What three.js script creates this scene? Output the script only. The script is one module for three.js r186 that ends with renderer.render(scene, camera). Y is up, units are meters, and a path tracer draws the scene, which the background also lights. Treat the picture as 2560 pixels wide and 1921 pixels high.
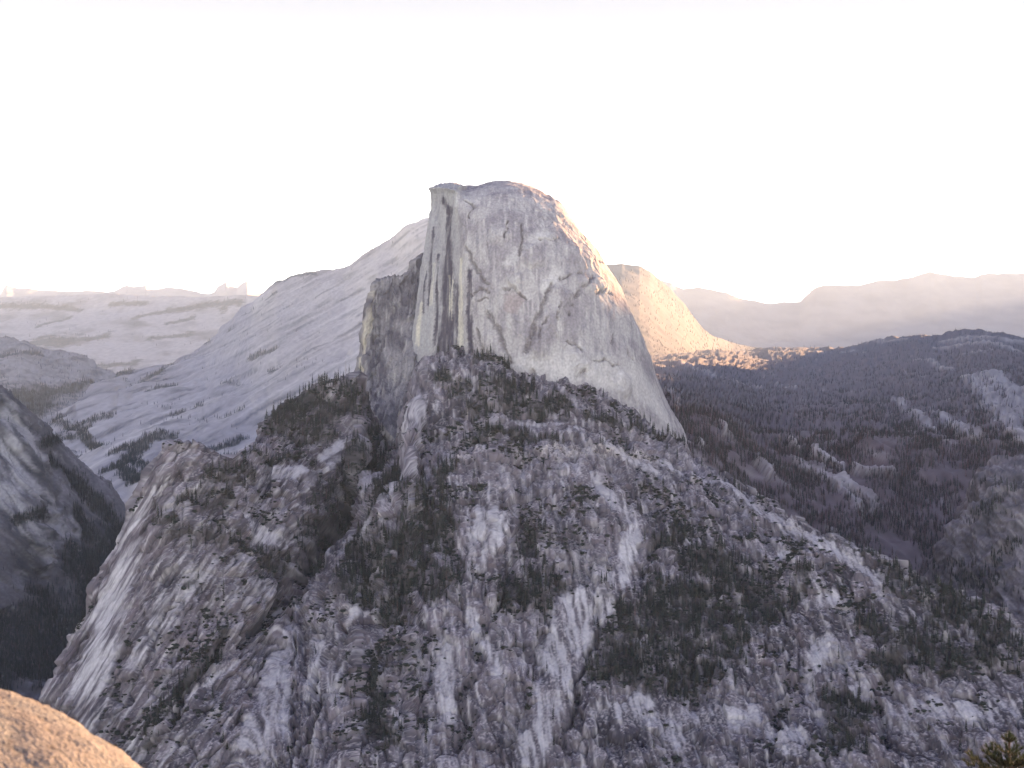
import * as THREE from 'three';
import { mergeGeometries } from 'three/addons/utils/BufferGeometryUtils.js';

// ---------------------------------------------------------------- camera, sky, sun, haze
const scene = new THREE.Scene();
const camera = new THREE.PerspectiveCamera(30, 4 / 3, 0.1, 250000);
const PITCH = -1 * Math.PI / 180;
camera.rotation.x = PITCH;
camera.focus = 3000; camera.userData.fStop = 5.6;

const SUN_AZ = 42 * Math.PI / 180, SUN_EL = 6.0 * Math.PI / 180;   // right of the view axis, above the horizon
const sunDir = new THREE.Vector3(Math.sin(SUN_AZ) * Math.cos(SUN_EL), Math.sin(SUN_EL), -Math.cos(SUN_AZ) * Math.cos(SUN_EL));

const renderer = new THREE.WebGLRenderer({ antialias: true });
renderer.toneMapping = THREE.LinearToneMapping;
renderer.toneMappingExposure = 8.2;
renderer.shadowMap.enabled = true;

{ // clear morning sky: white towards the low sun, a little bluer and dimmer overhead and away from it
  const W = 256, H = 128, data = new Float32Array(W * H * 4);
  const d = new THREE.Vector3();
  for (let j = 0; j < H; j++) for (let i = 0; i < W; i++) {
    const el = ((j + 0.5) / H - 0.5) * Math.PI, az = ((i + 0.5) / W - 0.5) * 2 * Math.PI;
    d.set(Math.cos(el) * Math.cos(az), Math.sin(el), Math.cos(el) * Math.sin(az));
    const up = Math.max(0, d.y), toSun = 0.5 + 0.5 * d.dot(sunDir);
    const low = Math.exp(-up * 14);                       // brightness falls away from the horizon
    const L = (0.06 + 1.2 * low) * (0.85 + 0.2 * toSun);
    const blue = 1 - Math.exp(-up * up * 2.6);
    const k = (j * W + i) * 4;
    data[k] = L * (1.0 - 0.42 * blue); data[k + 1] = L * (1.0 - 0.28 * blue); data[k + 2] = L * (0.965 + 0.62 * blue); data[k + 3] = 1;
  }
  const t = new THREE.DataTexture(data, W, H, THREE.RGBAFormat, THREE.FloatType);
  t.mapping = THREE.EquirectangularReflectionMapping; t.magFilter = THREE.LinearFilter; t.needsUpdate = true;
  scene.background = t; scene.environment = t;
}
const sun = new THREE.DirectionalLight(new THREE.Color(1.0, 0.57, 0.29), 5);
sun.target.position.set(0, 0, -4000); sun.position.copy(sunDir).multiplyScalar(50000).add(sun.target.position);
sun.castShadow = true; sun.shadow.mapSize.set(4096, 4096);
Object.assign(sun.shadow.camera, { left: -20000, right: 20000, top: 3000, bottom: -3000, near: 10, far: 90000 });
scene.add(sun, sun.target);
scene.fog = new THREE.FogExp2(new THREE.Color(0.53, 0.71, 0.95), 1.02e-5);

// ---------------------------------------------------------------- numbers, noise, curves
let seed = 12345;
const rnd = () => { seed = (seed + 0x6D2B79F5) | 0; let t = Math.imul(seed ^ (seed >>> 15), 1 | seed); t = (t + Math.imul(t ^ (t >>> 7), 61 | t)) ^ t; return ((t ^ (t >>> 14)) >>> 0) / 4294967296; };
const PERM = new Uint8Array(1024), GX = new Float32Array(256), GY = new Float32Array(256), GZ = new Float32Array(256);
{
  const p = Array.from({ length: 256 }, (_, i) => i);
  for (let i = 255; i > 0; i--) { const j = Math.floor(rnd() * (i + 1)); [p[i], p[j]] = [p[j], p[i]]; }
  for (let i = 0; i < 1024; i++) PERM[i] = p[i & 255];
  for (let i = 0; i < 256; i++) { const z = rnd() * 2 - 1, a = rnd() * 6.2832, r = Math.sqrt(1 - z * z); GX[i] = 1.5 * r * Math.cos(a); GY[i] = 1.5 * r * Math.sin(a); GZ[i] = 1.5 * z; }
}
function noise(x, y, z) {
  const xi = Math.floor(x), yi = Math.floor(y), zi = Math.floor(z), fx = x - xi, fy = y - yi, fz = z - zi;
  const X = xi & 255, Y = yi & 255, Z = zi & 255;
  const u = fx * fx * fx * (fx * (fx * 6 - 15) + 10), v = fy * fy * fy * (fy * (fy * 6 - 15) + 10), w = fz * fz * fz * (fz * (fz * 6 - 15) + 10);
  const A = PERM[X] + Y, B = PERM[X + 1] + Y;
  const a0 = PERM[A] + Z, a1 = PERM[A + 1] + Z, b0 = PERM[B] + Z, b1 = PERM[B + 1] + Z;
  let h = PERM[a0]; const n000 = GX[h] * fx + GY[h] * fy + GZ[h] * fz;
  h = PERM[b0]; const n100 = GX[h] * (fx - 1) + GY[h] * fy + GZ[h] * fz;
  h = PERM[a1]; const n010 = GX[h] * fx + GY[h] * (fy - 1) + GZ[h] * fz;
  h = PERM[b1]; const n110 = GX[h] * (fx - 1) + GY[h] * (fy - 1) + GZ[h] * fz;
  h = PERM[a0 + 1]; const n001 = GX[h] * fx + GY[h] * fy + GZ[h] * (fz - 1);
  h = PERM[b0 + 1]; const n101 = GX[h] * (fx - 1) + GY[h] * fy + GZ[h] * (fz - 1);
  h = PERM[a1 + 1]; const n011 = GX[h] * fx + GY[h] * (fy - 1) + GZ[h] * (fz - 1);
  h = PERM[b1 + 1]; const n111 = GX[h] * (fx - 1) + GY[h] * (fy - 1) + GZ[h] * (fz - 1);
  const x0 = n000 + u * (n100 - n000), x1 = n010 + u * (n110 - n010), x2 = n001 + u * (n101 - n001), x3 = n011 + u * (n111 - n011);
  const y0 = x0 + v * (x1 - x0), y1 = x2 + v * (x3 - x2);
  return y0 + w * (y1 - y0);
}
function fbm(x, y, z, o = 4) { let s = 0, a = 0.5; for (let i = 0; i < o; i++) { s += a * noise(x, y, z); x = x * 2.03 + 17.1; y = y * 2.03 + 5.3; z = z * 2.03 + 9.7; a *= 0.5; } return s; }
function ridged(x, y, z, o = 4) { let s = 0, a = 0.5; for (let i = 0; i < o; i++) { s += a * (1 - 2 * Math.abs(noise(x, y, z))); x = x * 2.07 + 11.3; y = y * 2.07 + 3.1; z = z * 2.07 + 7.9; a *= 0.5; } return s; }
const CELL = { d: 0, edge: 0, id: 0 };
function blocks(x, y, z) { // jointed blocks: which block a point is in (id, 0 to 1), and how far it is from the joint to the next one
  const X = Math.floor(x), Y = Math.floor(y), Z = Math.floor(z); let f1 = 9, f2 = 9, id = 0;
  for (let k = -1; k <= 1; k++) for (let j = -1; j <= 1; j++) for (let i = -1; i <= 1; i++) {
    const h = PERM[PERM[PERM[(X + i) & 255] + ((Y + j) & 255)] + ((Z + k) & 255)];
    const dx = X + i + 0.5 + 0.3 * GX[h] - x, dy = Y + j + 0.5 + 0.3 * GY[h] - y, dz = Z + k + 0.5 + 0.3 * GZ[h] - z, q = dx * dx + dy * dy + dz * dz;
    if (q < f1) { f2 = f1; f1 = q; id = h; } else if (q < f2) f2 = q;
  }
  CELL.d = Math.sqrt(f1); CELL.edge = Math.sqrt(f2) - CELL.d; CELL.id = id / 255; return CELL;
}
const clamp = (x, a = 0, b = 1) => x < a ? a : x > b ? b : x;
const sstep = (a, b, x) => { const t = clamp((x - a) / (b - a)); return t * t * (3 - 2 * t); };
const mix = (a, b, t) => a + (b - a) * t;
function pchip(xs, ys) { // smooth curve through points, without overshoot
  const n = xs.length, m = new Float64Array(n), dl = [];
  if (n === 1) return () => ys[0];
  for (let i = 0; i < n - 1; i++) dl.push((ys[i + 1] - ys[i]) / (xs[i + 1] - xs[i]));
  m[0] = dl[0]; m[n - 1] = dl[n - 2];
  for (let i = 1; i < n - 1; i++) m[i] = dl[i - 1] * dl[i] <= 0 ? 0 : 2 / (1 / dl[i - 1] + 1 / dl[i]);
  return (x) => {
    if (x <= xs[0]) return ys[0] + m[0] * (x - xs[0]);
    if (x >= xs[n - 1]) return ys[n - 1] + m[n - 1] * (x - xs[n - 1]);
    let i = 0; while (x > xs[i + 1]) i++;
    const h = xs[i + 1] - xs[i], t = (x - xs[i]) / h, t2 = t * t, t3 = t2 * t;
    return ys[i] * (2 * t3 - 3 * t2 + 1) + m[i] * h * (t3 - 2 * t2 + t) + ys[i + 1] * (3 * t2 - 2 * t3) + m[i + 1] * h * (t3 - t2);
  };
}
const linear = (xs, ys) => (x) => { const n = xs.length; if (x <= xs[0]) return ys[0]; if (x >= xs[n - 1]) return ys[n - 1]; let i = 0; while (x > xs[i + 1]) i++; return mix(ys[i], ys[i + 1], (x - xs[i]) / (xs[i + 1] - xs[i])); };

// survey: sighting from the viewpoint (column, row of a 2560 x 1921 theodolite plate) and distance ahead give a place
const F = 960.5 / Math.tan(15 * Math.PI / 180), PC = Math.cos(PITCH), PS = Math.sin(PITCH);
const at = (px, py, d) => { const x = (px - 1280) / F, y = (960.5 - py) / F; return [x * d, (y * PC + PS) * d, (y * PS - PC) * d]; };

const used = new Map();
function numbered(n) { const k = used.get(n) ?? 0; used.set(n, k + 1); return k ? `${n}_${String(k).padStart(3, '0')}` : n; }
function tag(o, label, category, group, kind) { o.userData = { ...o.userData, label, category }; if (group) o.userData.group = group; if (kind) o.userData.kind = kind; return o; }
const shade = (o) => { o.traverse((c) => { if (c.isMesh) { c.castShadow = true; c.receiveShadow = true; } }); return o; };
const rockMat = new THREE.MeshStandardMaterial({ vertexColors: true, roughness: 0.95, metalness: 0 });

// ---------------------------------------------------------------- land: a surface lofted through surveyed points
// A Land holds a grid of places P (nx by ny), and masks painted on it by strokes that run over its surface.
class Land {
  constructor(nx, ny) { this.nx = nx; this.ny = ny; const n = nx * ny; this.P = new Float32Array(n * 3); this.S = new Float32Array(n * 2); this.N = new Float32Array(n * 3); this.m = {}; this.grain = 1; }
  mask(k) { return this.m[k] ??= new Float32Array(this.nx * this.ny); }
  normals() {
    const { nx, ny, P, N } = this;
    for (let j = 0; j < ny; j++) for (let i = 0; i < nx; i++) {
      const a = 3 * (j * nx + Math.max(0, i - 1)), b = 3 * (j * nx + Math.min(nx - 1, i + 1)), c = 3 * (Math.max(0, j - 1) * nx + i), e = 3 * (Math.min(ny - 1, j + 1) * nx + i), k = 3 * (j * nx + i);
      const ux = P[b] - P[a], uy = P[b + 1] - P[a + 1], uz = P[b + 2] - P[a + 2], vx = P[e] - P[c], vy = P[e + 1] - P[c + 1], vz = P[e + 2] - P[c + 2];
      let x = uy * vz - uz * vy, y = uz * vx - ux * vz, z = ux * vy - uy * vx; const l = Math.hypot(x, y, z) || 1;
      N[k] = x / l; N[k + 1] = y / l; N[k + 2] = z / l;
    }
  }
  seek(px, py) { // the grid point sighted nearest to (px, py): coarse pass, then fine
    const { nx, ny, S } = this; let best = 1e18, bi = 0, bj = 0;
    const lim = this.front ?? ny;
    const st = 6;
    for (let j = 0; j < lim; j += st) for (let i = 0; i < nx; i += st) { const k = 2 * (j * nx + i), q = (S[k] - px) ** 2 + (S[k + 1] - py) ** 2; if (q < best) { best = q; bi = i; bj = j; } }
    best = 1e18; let ri = bi, rj = bj;
    for (let j = Math.max(0, bj - st); j <= Math.min(lim - 1, bj + st); j++) for (let i = Math.max(0, bi - st); i <= Math.min(nx - 1, bi + st); i++) { const k = 2 * (j * nx + i), q = (S[k] - px) ** 2 + (S[k + 1] - py) ** 2; if (q < best) { best = q; ri = i; rj = j; } }
    return rj * nx + ri;
  }
  place(px, py) { const k = 3 * this.seek(px, py); return [this.P[k], this.P[k + 1], this.P[k + 2]]; }
  // strokes: [[ [px,py,r], ... ], value?]; r is the half width as sighted, turned into metres where it lies
  paint(key, strokes, { warp = 0.5, soft = 0.5, stretch = [1, 1, 1], freq = 1, value = 1, max = 1.5, wander = 0, grow = 1 } = {}) {
    const m = this.mask(key), { nx, ny, P } = this;
    for (const st of strokes) {
      const pts = st.map(([px, py, r]) => { const q = this.place(px, py); return [...q, grow * r * Math.hypot(q[0], q[1], q[2]) / F]; });
      if (pts.length === 1) pts.push([...pts[0]]);
      let lo = [1e9, 1e9, 1e9], hi = [-1e9, -1e9, -1e9], R = 0;
      for (const q of pts) { R = Math.max(R, q[3]); for (let a = 0; a < 3; a++) { lo[a] = Math.min(lo[a], q[a]); hi[a] = Math.max(hi[a], q[a]); } }
      const g = R * (1 + warp + soft) * 1.6 + wander;
      for (let k = 0, n = nx * ny; k < n; k++) {
        let x = P[3 * k], y = P[3 * k + 1], z = P[3 * k + 2];
        if (x < lo[0] - g || x > hi[0] + g || y < lo[1] - g || y > hi[1] + g || z < lo[2] - g || z > hi[2] + g) continue;
        if (wander) { const f = 1 / (wander * 3.2); const w1 = wander * 1.6 * fbm(x * f, y * f, z * f, 3), w2 = wander * 1.6 * fbm(x * f + 40, y * f, z * f, 3); x += w1; y += w2; z += w1 - w2; }
        let best = 1e9;
        for (let s = 0; s < pts.length - 1; s++) {
          const a = pts[s], b = pts[s + 1], dx = b[0] - a[0], dy = b[1] - a[1], dz = b[2] - a[2], L = dx * dx + dy * dy + dz * dz;
          const t = L ? clamp(((x - a[0]) * dx + (y - a[1]) * dy + (z - a[2]) * dz) / L) : 0;
          const q = Math.hypot((x - a[0] - t * dx) * stretch[0], (y - a[1] - t * dy) * stretch[1], (z - a[2] - t * dz) * stretch[2]) / mix(a[3], b[3], t);
          if (q < best) best = q;
        }
        if (best > max + warp) continue;
        const f = freq / R, w = warp * (fbm(x * f * 0.9, y * f * 0.9, z * f * 0.9, 3) * 1.6 + 0.5 * fbm(x * f * 4, y * f * 4, z * f * 4, 2));
        const v = 1 - sstep(1 - soft, 1 + soft, best + w);
        if (v > m[k]) m[k] = Math.max(m[k], v * value);
      }
    }
  }
  push(h) { const { P, N } = this, n = this.nx * this.ny, g = 1 / this.grain; for (let k = 0; k < n; k++) { const q = this.grain * h(P[3 * k] * g, P[3 * k + 1] * g, P[3 * k + 2] * g, N[3 * k], N[3 * k + 1], N[3 * k + 2], k); P[3 * k] += N[3 * k] * q; P[3 * k + 1] += N[3 * k + 1] * q; P[3 * k + 2] += N[3 * k + 2] * q; } this.normals(); }
  mesh(name, color, mat = rockMat) {
    const { nx, ny, P, N } = this, n = nx * ny, C = new Float32Array(n * 3), c = [0, 0, 0];
    for (let k = 0; k < n; k++) { color(c, P[3 * k] / this.grain, P[3 * k + 1] / this.grain, P[3 * k + 2] / this.grain, N[3 * k], N[3 * k + 1], N[3 * k + 2], k); C[3 * k] = Math.max(0.005, c[0]); C[3 * k + 1] = Math.max(0.005, c[1]); C[3 * k + 2] = Math.max(0.005, c[2]); }
    const I = new Uint32Array((nx - 1) * (ny - 1) * 6); let q = 0;
    for (let j = 0; j < ny - 1; j++) for (let i = 0; i < nx - 1; i++) { const a = j * nx + i, b = a + 1, e = a + nx, f = e + 1; I[q++] = a; I[q++] = b; I[q++] = f; I[q++] = a; I[q++] = f; I[q++] = e; }
    const g = new THREE.BufferGeometry();
    g.setAttribute('position', new THREE.BufferAttribute(P, 3)); g.setAttribute('normal', new THREE.BufferAttribute(N, 3)); g.setAttribute('color', new THREE.BufferAttribute(C, 3));
    g.setIndex(new THREE.BufferAttribute(I, 1));
    const o = new THREE.Mesh(g, mat); o.name = numbered(name); o.castShadow = o.receiveShadow = true; scene.add(o);
    return o;
  }
}
// a mountain side: crest line and, at some columns, how far the slope lies at some rows; behind the crest it falls away
function slope({ crest, cols, x0, x1, nx, ny, bottom, back = [[120, 60], [400, 320], [900, 800]], power = 1, grain = 1, reach = 1 }) {
  const nb = back.length * 3, L = new Land(nx, ny + nb);
  const cy = linear(crest.map((c) => c[0]), crest.map((c) => c[1])), cd = pchip(crest.map((c) => c[0]), crest.map((c) => c[2]));
  const K = cols.map(([px, list]) => { const y0 = cy(px), all = [[y0, cd(px)], ...list]; return { px, y0, f: pchip(all.map((q) => q[0]), all.map((q) => q[1])) }; });
  const row0 = pchip(K.map((c) => c.px), K.map((c) => c.f(c.y0)));
  for (let j = 0; j < ny; j++) {
    const t = Math.pow(1 - j / (ny - 1), power);
    const row = pchip(K.map((c) => c.px), K.map((c) => c.f(mix(c.y0, bottom, t))));
    for (let i = 0; i < nx; i++) {
      const px = mix(x0, x1, i / (nx - 1)), y0 = cy(px), py = mix(y0, bottom, t);
      const d = row(px) + (cd(px) - row0(px)) * Math.pow(1 - t, 2), k = j * nx + i, q = at(px, py, d < 5000 ? d : 5000 + (d - 5000) * reach);
      L.P.set(q, 3 * k); L.S[2 * k] = px; L.S[2 * k + 1] = py;
    }
  }
  const bs = pchip([0, ...back.map((b) => b[0])], [0, ...back.map((b) => b[1])]), far = back[back.length - 1][0];
  for (let j = 0; j < nb; j++) {
    const s = far * Math.pow((j + 1) / nb, 1.6);
    for (let i = 0; i < nx; i++) {
      const c = 3 * ((ny - 1) * nx + i), k = (ny + j) * nx + i, l = Math.hypot(L.P[c], L.P[c + 2]);
      L.P[3 * k] = L.P[c] * (1 + s / l); L.P[3 * k + 1] = L.P[c + 1] - bs(s); L.P[3 * k + 2] = L.P[c + 2] * (1 + s / l);
      L.S[2 * k] = L.S[2 * ((ny - 1) * nx + i)]; L.S[2 * k + 1] = -1e6;
    }
  }
  L.front = ny; L.grain = grain; L.normals();
  return L;
}
// a body lofted through a net of surveyed points: net[row][column] = [px, py, d]
function lofted(net, nx, ny) {
  const R = net.length, L = new Land(nx, ny), us = net[0].map((_, i) => i);
  const at3 = net.map((r) => r.map((q) => at(...q)));
  const crom = (p0, p1, p2, p3, t) => 0.5 * (2 * p1 + (p2 - p0) * t + (2 * p0 - 5 * p1 + 4 * p2 - p3) * t * t + (3 * p1 - p0 - 3 * p2 + p3) * t * t * t);
  const C = us.length, row = Array.from({ length: R }, () => new Float64Array(nx * 3));
  for (let r = 0; r < R; r++) for (let i = 0; i < nx; i++) {
    const u = i / (nx - 1) * (C - 1), c = Math.min(C - 2, Math.floor(u)), t = u - c, g = (k) => at3[r][clamp(k, 0, C - 1)];
    for (let a = 0; a < 3; a++) row[r][3 * i + a] = crom(g(c - 1)[a], g(c)[a], g(c + 1)[a], g(c + 2)[a], t);
  }
  for (let j = 0; j < ny; j++) {
    const v = j / (ny - 1) * (R - 1), r = Math.min(R - 2, Math.floor(v)), t = v - r, g = (k) => row[clamp(k, 0, R - 1)];
    for (let i = 0; i < nx; i++) {
      const k = j * nx + i;
      for (let a = 0; a < 3; a++) L.P[3 * k + a] = crom(g(r - 1)[3 * i + a], g(r)[3 * i + a], g(r + 1)[3 * i + a], g(r + 2)[3 * i + a], t);
    }
  }
  return L;
}
function sight(L) { // where each grid point is seen from the viewpoint, for looking places up
  for (let k = 0, n = L.nx * L.ny; k < n; k++) {
    const x = L.P[3 * k], y = L.P[3 * k + 1], z = L.P[3 * k + 2], f = y * PS - z * PC, u = y * PC + z * PS;
    L.S[2 * k] = 1280 + F * x / f; L.S[2 * k + 1] = 960.5 - F * u / f;
  }
}
const put3 = (c, r, g, b) => { c[0] = r; c[1] = g; c[2] = b; };
const blend = (c, r, g, b, t) => { c[0] = mix(c[0], r, t); c[1] = mix(c[1], g, t); c[2] = mix(c[2], b, t); };
const scale = (c, s) => { c[0] *= s; c[1] *= s; c[2] *= s; };
const Q = 1;   // fineness of the land grids
const G = (n) => Math.max(8, Math.round(n * Q));

// ---- the granite pedestal under the dome: a left buttress, a gully, a broad middle slope and the ridge running down to the right
const pedestal = slope({
  x0: -60, x1: 2760, nx: G(1030), ny: G(560), bottom: 2040,
  crest: [[-400, 2700, 2600], [0, 2038, 2700], [40, 1950, 2720], [80, 1850, 2740], [130, 1740, 2760], [190, 1612, 2810], [222, 1545, 2830], [262, 1440, 2870], [300, 1370, 2900], [330, 1297, 2930], [370, 1222, 2960], [400, 1168, 2980], [424, 1126, 2990], [445, 1112, 3000], [470, 1107, 3005], [500, 1118, 3030], [530, 1134, 3060], [560, 1150, 3100], [600, 1148, 3200], [630, 1118, 3300], [655, 1082, 3380], [682, 1030, 3460], [720, 1004, 3520], [780, 978, 3580], [850, 958, 3650], [895, 950, 3720], [905, 995, 3735], [930, 1045, 3735], [965, 1085, 3710], [1000, 1128, 3640], [1012, 1100, 3620], [1024, 1005, 3640], [1045, 940, 3700], [1065, 895, 3760], [1150, 880, 3760], [1230, 868, 3760], [1300, 925, 3770], [1400, 940, 3770], [1500, 978, 3740], [1560, 1030, 3700], [1640, 1092, 3660], [1700, 1136, 3630], [1722, 1152, 3600], [1790, 1190, 3500], [1860, 1232, 3380], [2000, 1312, 3100], [2200, 1404, 2900], [2400, 1492, 2720], [2560, 1562, 2600], [2800, 1680, 2450]],
  cols: [
    [0, [[2300, 2500]]],
    [130, [[1900, 2680], [2300, 2550]]],
    [300, [[1500, 2835], [1700, 2690], [1921, 2560], [2300, 2400]]],
    [470, [[1200, 2965], [1300, 2900], [1500, 2780], [1700, 2640], [1921, 2480], [2300, 2300]]],
    [600, [[1200, 3100], [1300, 3010], [1500, 2850], [1700, 2700], [1921, 2500], [2300, 2300]]],
    [750, [[1130, 3380], [1250, 3210], [1400, 3090], [1520, 2960], [1700, 2720], [1921, 2480], [2300, 2250]]],
    [860, [[1100, 3500], [1250, 3360], [1340, 3220], [1480, 2900], [1700, 2660], [1921, 2470], [2300, 2230]]],
    [960, [[1190, 3390], [1260, 3100], [1400, 2930], [1600, 2730], [1921, 2450], [2300, 2200]]],
    [1000, [[1190, 3330], [1260, 3060], [1400, 2920], [1600, 2720], [1921, 2450], [2300, 2200]]],
    [1060, [[960, 3560], [1100, 3370], [1200, 3180], [1400, 2900], [1600, 2710], [1921, 2450], [2300, 2200]]],
    [1300, [[958, 3580], [1060, 3400], [1150, 3240], [1300, 3020], [1400, 2910], [1600, 2730], [1921, 2470], [2300, 2250]]],
    [1720, [[1200, 3370], [1350, 3060], [1500, 2870], [1700, 2680], [1921, 2450], [2300, 2200]]],
    [2000, [[1400, 2960], [1550, 2810], [1700, 2660], [1921, 2400], [2300, 2150]]],
    [2300, [[1550, 2700], [1700, 2560], [1921, 2330], [2300, 2100]]],
    [2560, [[1700, 2480], [1921, 2250], [2300, 2000]]],
    [2800, [[1800, 2350], [1921, 2200], [2300, 1900]]],
  ],
  back: [[40, 34], [160, 190], [500, 600], [900, 1000]],
});
pedestal.paint('forest', [
  [[695, 1050, 32], [760, 1020, 44], [850, 990, 34]], [[740, 1085, 40], [790, 1095, 32]], [[820, 1040, 40]],
  [[902, 1005, 12], [940, 1085, 24], [925, 1170, 36], [850, 1260, 44], [800, 1325, 44], [770, 1400, 26]],
  [[988, 1195, 18], [955, 1260, 24], [930, 1330, 22], [890, 1400, 22]],
  [[500, 1205, 16], [560, 1192, 22], [620, 1198, 18]], [[455, 1265, 12], [560, 1252, 16]], [[388, 1310, 9], [432, 1316, 10]], [[440, 1345, 14], [520, 1362, 18]],
  [[536, 1316, 9], [575, 1362, 11], [625, 1402, 9]], [[690, 1430, 34], [640, 1412, 14]], [[480, 1475, 16]], [[610, 1160, 8], [690, 1175, 12], [740, 1160, 10]],
  [[1090, 1300, 50], [1020, 1380, 66], [930, 1425, 54], [1000, 1480, 64], [1090, 1460, 54]], [[880, 1455, 36], [990, 1560, 24]], [[1040, 1260, 30]],
  [[1262, 1505, 30], [1350, 1490, 42], [1392, 1478, 18]],
  [[1760, 1440, 66], [1690, 1520, 76], [1600, 1620, 74], [1530, 1690, 52]], [[1700, 1640, 84], [1830, 1450, 64], [1900, 1545, 40]], [[1790, 1690, 40], [1640, 1735, 26]],
  [[2240, 1468, 30], [2330, 1490, 40], [2420, 1560, 50], [2510, 1605, 50]], [[2290, 1610, 46], [2230, 1660, 46], [2380, 1665, 34], [2500, 1665, 30]], [[2170, 1575, 24]],
  [[2080, 1760, 28], [2130, 1795, 34], [2120, 1865, 34]],
  [[1200, 1030, 34], [1300, 1022, 34], [1400, 1034, 28]], [[1230, 965, 24], [1320, 985, 20]], [[1210, 915, 14], [1245, 900, 14], [1265, 930, 10]], [[1110, 955, 18], [1150, 990, 22]], [[1480, 1060, 14], [1600, 1090, 14], [1690, 1130, 10]], [[1120, 1190, 24], [1090, 1240, 26]], [[1180, 1110, 18], [1280, 1100, 18], [1380, 1110, 12]],
  [[1780, 1200, 5], [1900, 1268, 6]], [[2060, 1350, 5], [2160, 1396, 6], [2280, 1450, 5]], [[1700, 1340, 20], [1640, 1380, 18]], [[1330, 1340, 16], [1310, 1400, 20]], [[960, 1700, 22], [930, 1800, 26], [990, 1860, 20]], [[560, 1600, 14], [470, 1720, 18], [380, 1860, 22]], [[1560, 1540, 20]], [[2020, 1440, 16], [1990, 1520, 16]],
], { warp: 0.9, soft: 0.5, grow: 1.2, wander: 18, stretch: [1, 1, 0.75] });
pedestal.paint('scrub', [
  [[520, 1540, 40], [450, 1680, 50], [400, 1800, 60]], [[960, 1640, 60], [980, 1760, 80], [900, 1880, 90]], [[1120, 1120, 50], [1250, 1130, 70], [1340, 1160, 40]],
  [[1300, 1300, 80], [1420, 1330, 80], [1380, 1420, 50]], [[1650, 1250, 60], [1750, 1330, 60]], [[1440, 990, 30], [1560, 1050, 26]], [[1170, 1250, 50]], [[2000, 1400, 60], [2100, 1500, 60]],
  [[1480, 1260, 60], [1580, 1240, 50]], [[1850, 1330, 50]], [[2350, 1800, 60]], [[560, 1500, 40], [620, 1560, 40]], [[1500, 1120, 40], [1640, 1160, 30]], [[650, 1290, 50]],
], { warp: 0.8, soft: 0.6 });
pedestal.paint('slab', [
  [[1460, 1530, 46], [1430, 1620, 52], [1400, 1700, 42], [1370, 1780, 32], [1330, 1900, 28]], [[1592, 1320, 12], [1562, 1400, 18], [1540, 1480, 22]],
  [[386, 1232, 9], [345, 1330, 20], [310, 1420, 24], [290, 1520, 30], [262, 1640, 32], [236, 1720, 30], [240, 1810, 24]],
  [[1020, 1172, 14], [970, 1262, 18], [930, 1350, 14]], [[848, 1333, 5], [820, 1400, 8], [760, 1470, 9], [700, 1525, 8]],
  [[580, 1665, 6], [470, 1760, 6], [340, 1878, 7]], [[390, 1700, 6], [330, 1800, 6]], [[705, 1666, 12], [650, 1780, 14], [600, 1900, 16]],
  [[1600, 1760, 26], [1570, 1800, 16]], [[1990, 1890, 20]], [[1700, 1860, 26]], [[1200, 1430, 10], [1230, 1370, 12], [1260, 1300, 10]],
  [[1650, 1165, 14], [1800, 1222, 14], [1950, 1312, 13], [2100, 1400, 14], [2250, 1478, 10]], [[1520, 1130, 16], [1620, 1180, 16]],
  [[700, 1205, 28], [745, 1190, 14]], [[600, 1290, 14], [640, 1340, 22], [700, 1365, 14]], [[860, 1130, 24], [800, 1165, 16]], [[1180, 1545, 14], [1220, 1640, 12], [1240, 1700, 8]],
  [[1290, 1068, 10], [1420, 1078, 8], [1500, 1110, 6]], [[400, 1560, 16], [380, 1640, 12]], [[2450, 1500, 12]], [[1050, 1010, 16], [1030, 1080, 20]], [[2070, 1510, 26]], [[1960, 1390, 14]],
], { warp: 0.6, soft: 0.3, freq: 1.3, grow: 1.25 });
pedestal.paint('slab', [
  [[1520, 1800, 40], [1680, 1820, 50], [1860, 1800, 40]], [[2260, 1790, 40], [2420, 1790, 50], [2540, 1800, 40]], [[720, 1600, 30], [690, 1750, 40], [660, 1880, 40]], [[520, 1420, 30], [430, 1520, 30], [360, 1660, 30]], [[830, 1620, 40], [820, 1740, 36]], [[1120, 1640, 30], [1110, 1800, 30]], [[1430, 1180, 30], [1560, 1300, 30]], [[1230, 1230, 26], [1200, 1340, 26]], [[2060, 1620, 24], [2040, 1700, 20]], [[560, 1330, 24]], [[640, 1480, 30]], [[1960, 1850, 40]],
], { warp: 0.8, soft: 0.4, freq: 1.2, value: 0.75 });
pedestal.paint('slab', [[[384, 1240, 10], [342, 1340, 28], [312, 1440, 38], [284, 1560, 48], [250, 1690, 52], [240, 1800, 44]]], { warp: 0.7, soft: 0.3, freq: 1.5, value: 0.95 });
pedestal.paint('gully', [[[905, 1020, 12], [945, 1100, 20], [935, 1180, 26], [880, 1280, 30], [830, 1350, 30], [770, 1430, 24], [690, 1520, 18], [610, 1610, 14]]], { warp: 0.4, soft: 0.8, wander: 20 });
pedestal.paint('sand', [
  [[1330, 1150, 30], [1480, 1140, 30], [1620, 1150, 20]], [[870, 1540, 14], [930, 1545, 12]], [[1100, 940, 12], [1150, 960, 10]], [[2330, 1510, 10], [2400, 1490, 10]], [[1120, 1180, 14], [1200, 1150, 16]], [[2520, 1700, 10]], [[1860, 1265, 12], [2020, 1345, 12]], [[2200, 1440, 12]], [[1900, 1660, 12]],
], { warp: 0.8, soft: 0.5 });
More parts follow.
